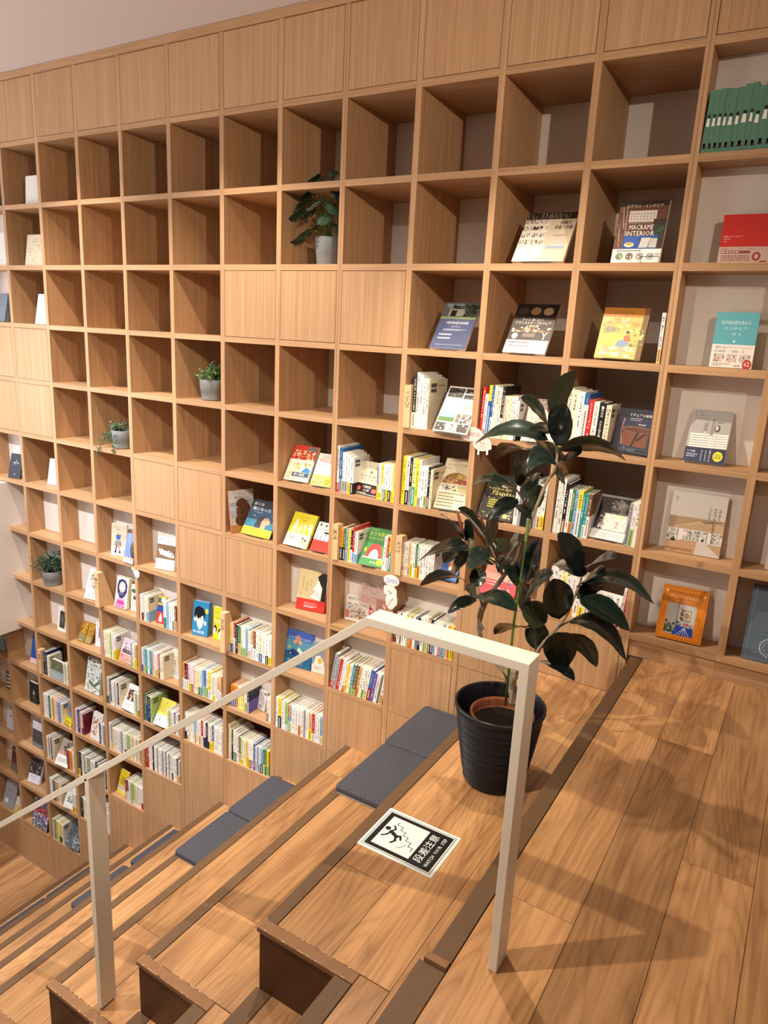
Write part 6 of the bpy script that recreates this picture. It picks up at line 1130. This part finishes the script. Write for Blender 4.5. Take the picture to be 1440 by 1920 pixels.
card('shelf_tag', COL[8]-.12, ROW[-4]-.50, .24, .52, dog, [ov(50, 15, 50, 15), ov(45, 42, 36, 16), ov(14, 42, 10, 12), ov(78, 46, 10, 12), ov(52, 70, 32, 22), ov(84, 66, 10, 14)], 'white dog-shaped card tag lettered CLEANING')
def cat(P):
    P.e(35, 28, 33, 24, '#ecd3cc'); P.t('INTERIOR', 8, 20, 54, 16, '#b0604e'); P.e(70, 58, 22, 22, '#e6c8be'); P.e(66, 54, 2, 2, '#8a4a40'); P.e(76, 56, 2, 2, '#8a4a40'); P.ln(66, 64, 76, 65, 1.5, '#b0604e'); P.e(92, 68, 8, 9, '#e9d2c8')
card('shelf_tag', COL[9]-.17, ROW[-2]-.17, .42, .32, cat, [ov(35, 28, 36, 27), ov(70, 58, 28, 27), [(58, 80), (64, 80), (64, 100), (58, 100)], [(84, 76), (90, 76), (90, 96), (84, 96)]], 'pink animal-shaped card tag lettered INTERIOR')
def home(P):
    P.e(68, 62, 24, 28, '#e6e8ec'); P.t('HOME', 52, 54, 32, 16, '#7a8fae'); P.e(30, 40, 10, 8, '#d98a80')
card('shelf_tag', COL[3]-.12, ROW[-5]-.19, .22, .2, home, [ov(68, 62, 30, 36), [(6, 20), (44, 10), (50, 70), (30, 60)]], 'small round white card tag lettered HOME')
# pink-line translucent poster behind the otter book
P = Print(); g2 = random.Random(3)
pinkp = plain('pink_film', '#dcb8ae', .4); pinkp.node_tree.nodes['Principled BSDF'].inputs['Alpha'].default_value = .22
po = empty('acrylic_poster', (COL[7]+.28, .27, ROW[-5]+T+.30), 'translucent pink poster with faint animal outlines behind the otter picture book', 'poster')
V = [(a*S*.62, 0, b_*S*.5) for a, b_ in ((0, .25), (.04, .55), (.12, .6), (.2, 1), (.3, .62), (.5, .55), (.62, .8), (.78, .7), (.8, .5), (1, .4), (1, .05), (.6, -.05), (.1, .0))]
link(bpy.data.objects.new('film', mesh('film', V+[(a, .002, c) for a, b_, c in V], [tuple(range(13)), tuple(range(13, 26))[::-1]]+[(i, 13+i, 13+(i+1) % 13, (i+1) % 13) for i in range(13)], pinkp)), po)
for cx_, cy_, r_ in ((20, 40, 8), (46, 50, 9), (70, 34, 9), (90, 62, 7)):
    for i in range(14):
        a = i*6.283/14; b2 = (i+1)*6.283/14; P.ln(cx_+r_*math.cos(a), cy_+r_*1.2*math.sin(a), cx_+r_*math.cos(b2), cy_+r_*1.2*math.sin(b2), 1.2, '#b0766c')
P.x(14, 70, 80, 92, '#c08a80', 3, 2)
link(bpy.data.objects.new('outline_print', P.mesh('outline_print', lambda a, b_, l: (a*S*.62, -.0006, (1-b_)*S*.5))), po)
V, F = tube([Vector((.02, .004, -.30*S)), Vector((.02, .004, .06))], [.0015, .0015], 6); link(bpy.data.objects.new('rod', mesh('rod', V, F, ACR)), po)

# black wire easel under the macrame book
we = empty('wire_easel', (COL[10]+.72, .07, ROW[0]+T+.002), 'thin black wire easel holding the macrame book', 'stand')
V = []; F = []
for pts in ([(-.032, 0, .02), (-.035, -.018, .024), (-.035, -.018, .004), (-.03, 0, .002), (-.03, .10, .002)], [(.032, 0, .02), (.035, -.018, .024), (.035, -.018, .004), (.03, 0, .002), (.03, .10, .002)], [(-.035, -.018, .024), (.035, -.018, .024)], [(-.03, .10, .002), (-.02, .075, .14)], [(.03, .10, .002), (.02, .075, .14)], [(-.02, .075, .14), (.02, .075, .14)]):
    v_, f_ = tube([Vector(p) for p in pts], [.0012]*len(pts), 6); n0 = len(V); V += v_; F += [tuple(n0+i for i in f) for f in f_]
link(bpy.data.objects.new('wire_frame', mesh('wire_frame', V, F, WIRE)), we)

# ------------------------------------------------------------------ floor sign
fs = empty('floor_sign', (-1.06, -3.69, z_t(0)+.001), 'black and white floor sticker lettered WATCH YOUR STEP', 'sign')
wy, hx_ = .512*S, .652*S
sb_ = link(bpy.data.objects.new('sheet', mesh('sheet', bv(0, hx_, 0, wy, 0, .0006), BOXF, plain('sticker_white', '#e4e4e2', .35, .4))), fs)
P = Print(); K = '#101012'
P.fr(5, 4, 95, 96, 1.0, K, .8); P.r(8, 6.5, 92, 93.5, K); P.r(15, 13, 85, 64, '#e4e4e2')
st_pts = [(77, 25), (70, 25), (70, 33), (62, 33), (62, 40), (54, 40), (54, 47), (46, 47), (46, 54), (37, 54), (37, 60), (30, 60)]
for a, b_ in zip(st_pts, st_pts[1:]):
    if a[0] == b_[0]: P.r(a[0]-.6, a[1]-.5, a[0]+.6, b_[1]+.5, K)
    else: P.r(b_[0]-.6, a[1]-.5, a[0]+.6, a[1]+.5, K)
fg = lambda a, b_, w_: (P.ln(a[0], a[1], b_[0], b_[1], w_, K, 1.27), P.e(a[0], a[1], w_/2, w_/2/1.27, K, 10), P.e(b_[0], b_[1], w_/2, w_/2/1.27, K, 10))
P.e(56, 18, 4.4, 3.5, K)
fg((52, 24), (46, 34), 6.5); fg((52, 23.5), (60, 27), 3.2); fg((60, 27), (66, 23), 3); fg((51, 24), (42, 22), 3.2); fg((42, 22), (37, 17.5), 3)
fg((46, 33), (50, 38), 4); fg((50, 38), (43, 41), 3.4); fg((46, 33), (37, 36), 4); fg((37, 36), (30, 33), 3.4)
for i in range(7):
    a = 1.4+i*.25; P.ln(38+11*math.cos(a), 42+8*math.sin(a), 38+11*math.cos(a+.25), 42+8*math.sin(a+.25), .7, K)
P.t('段差注意', 17, 67.5, 66, 11.5, '#f0f0f0'); P.t('WATCH  YOUR  STEP', 15, 83.4, 70, 4.6, '#f0f0f0')
# reading direction runs toward the bookcase (+y), top of the sheet toward -x
o = P.mesh('sign_print', lambda a, b_, l: (b_*hx_, a*wy, .0007+l*.000004)); link(bpy.data.objects.new('sign_print', o), fs)
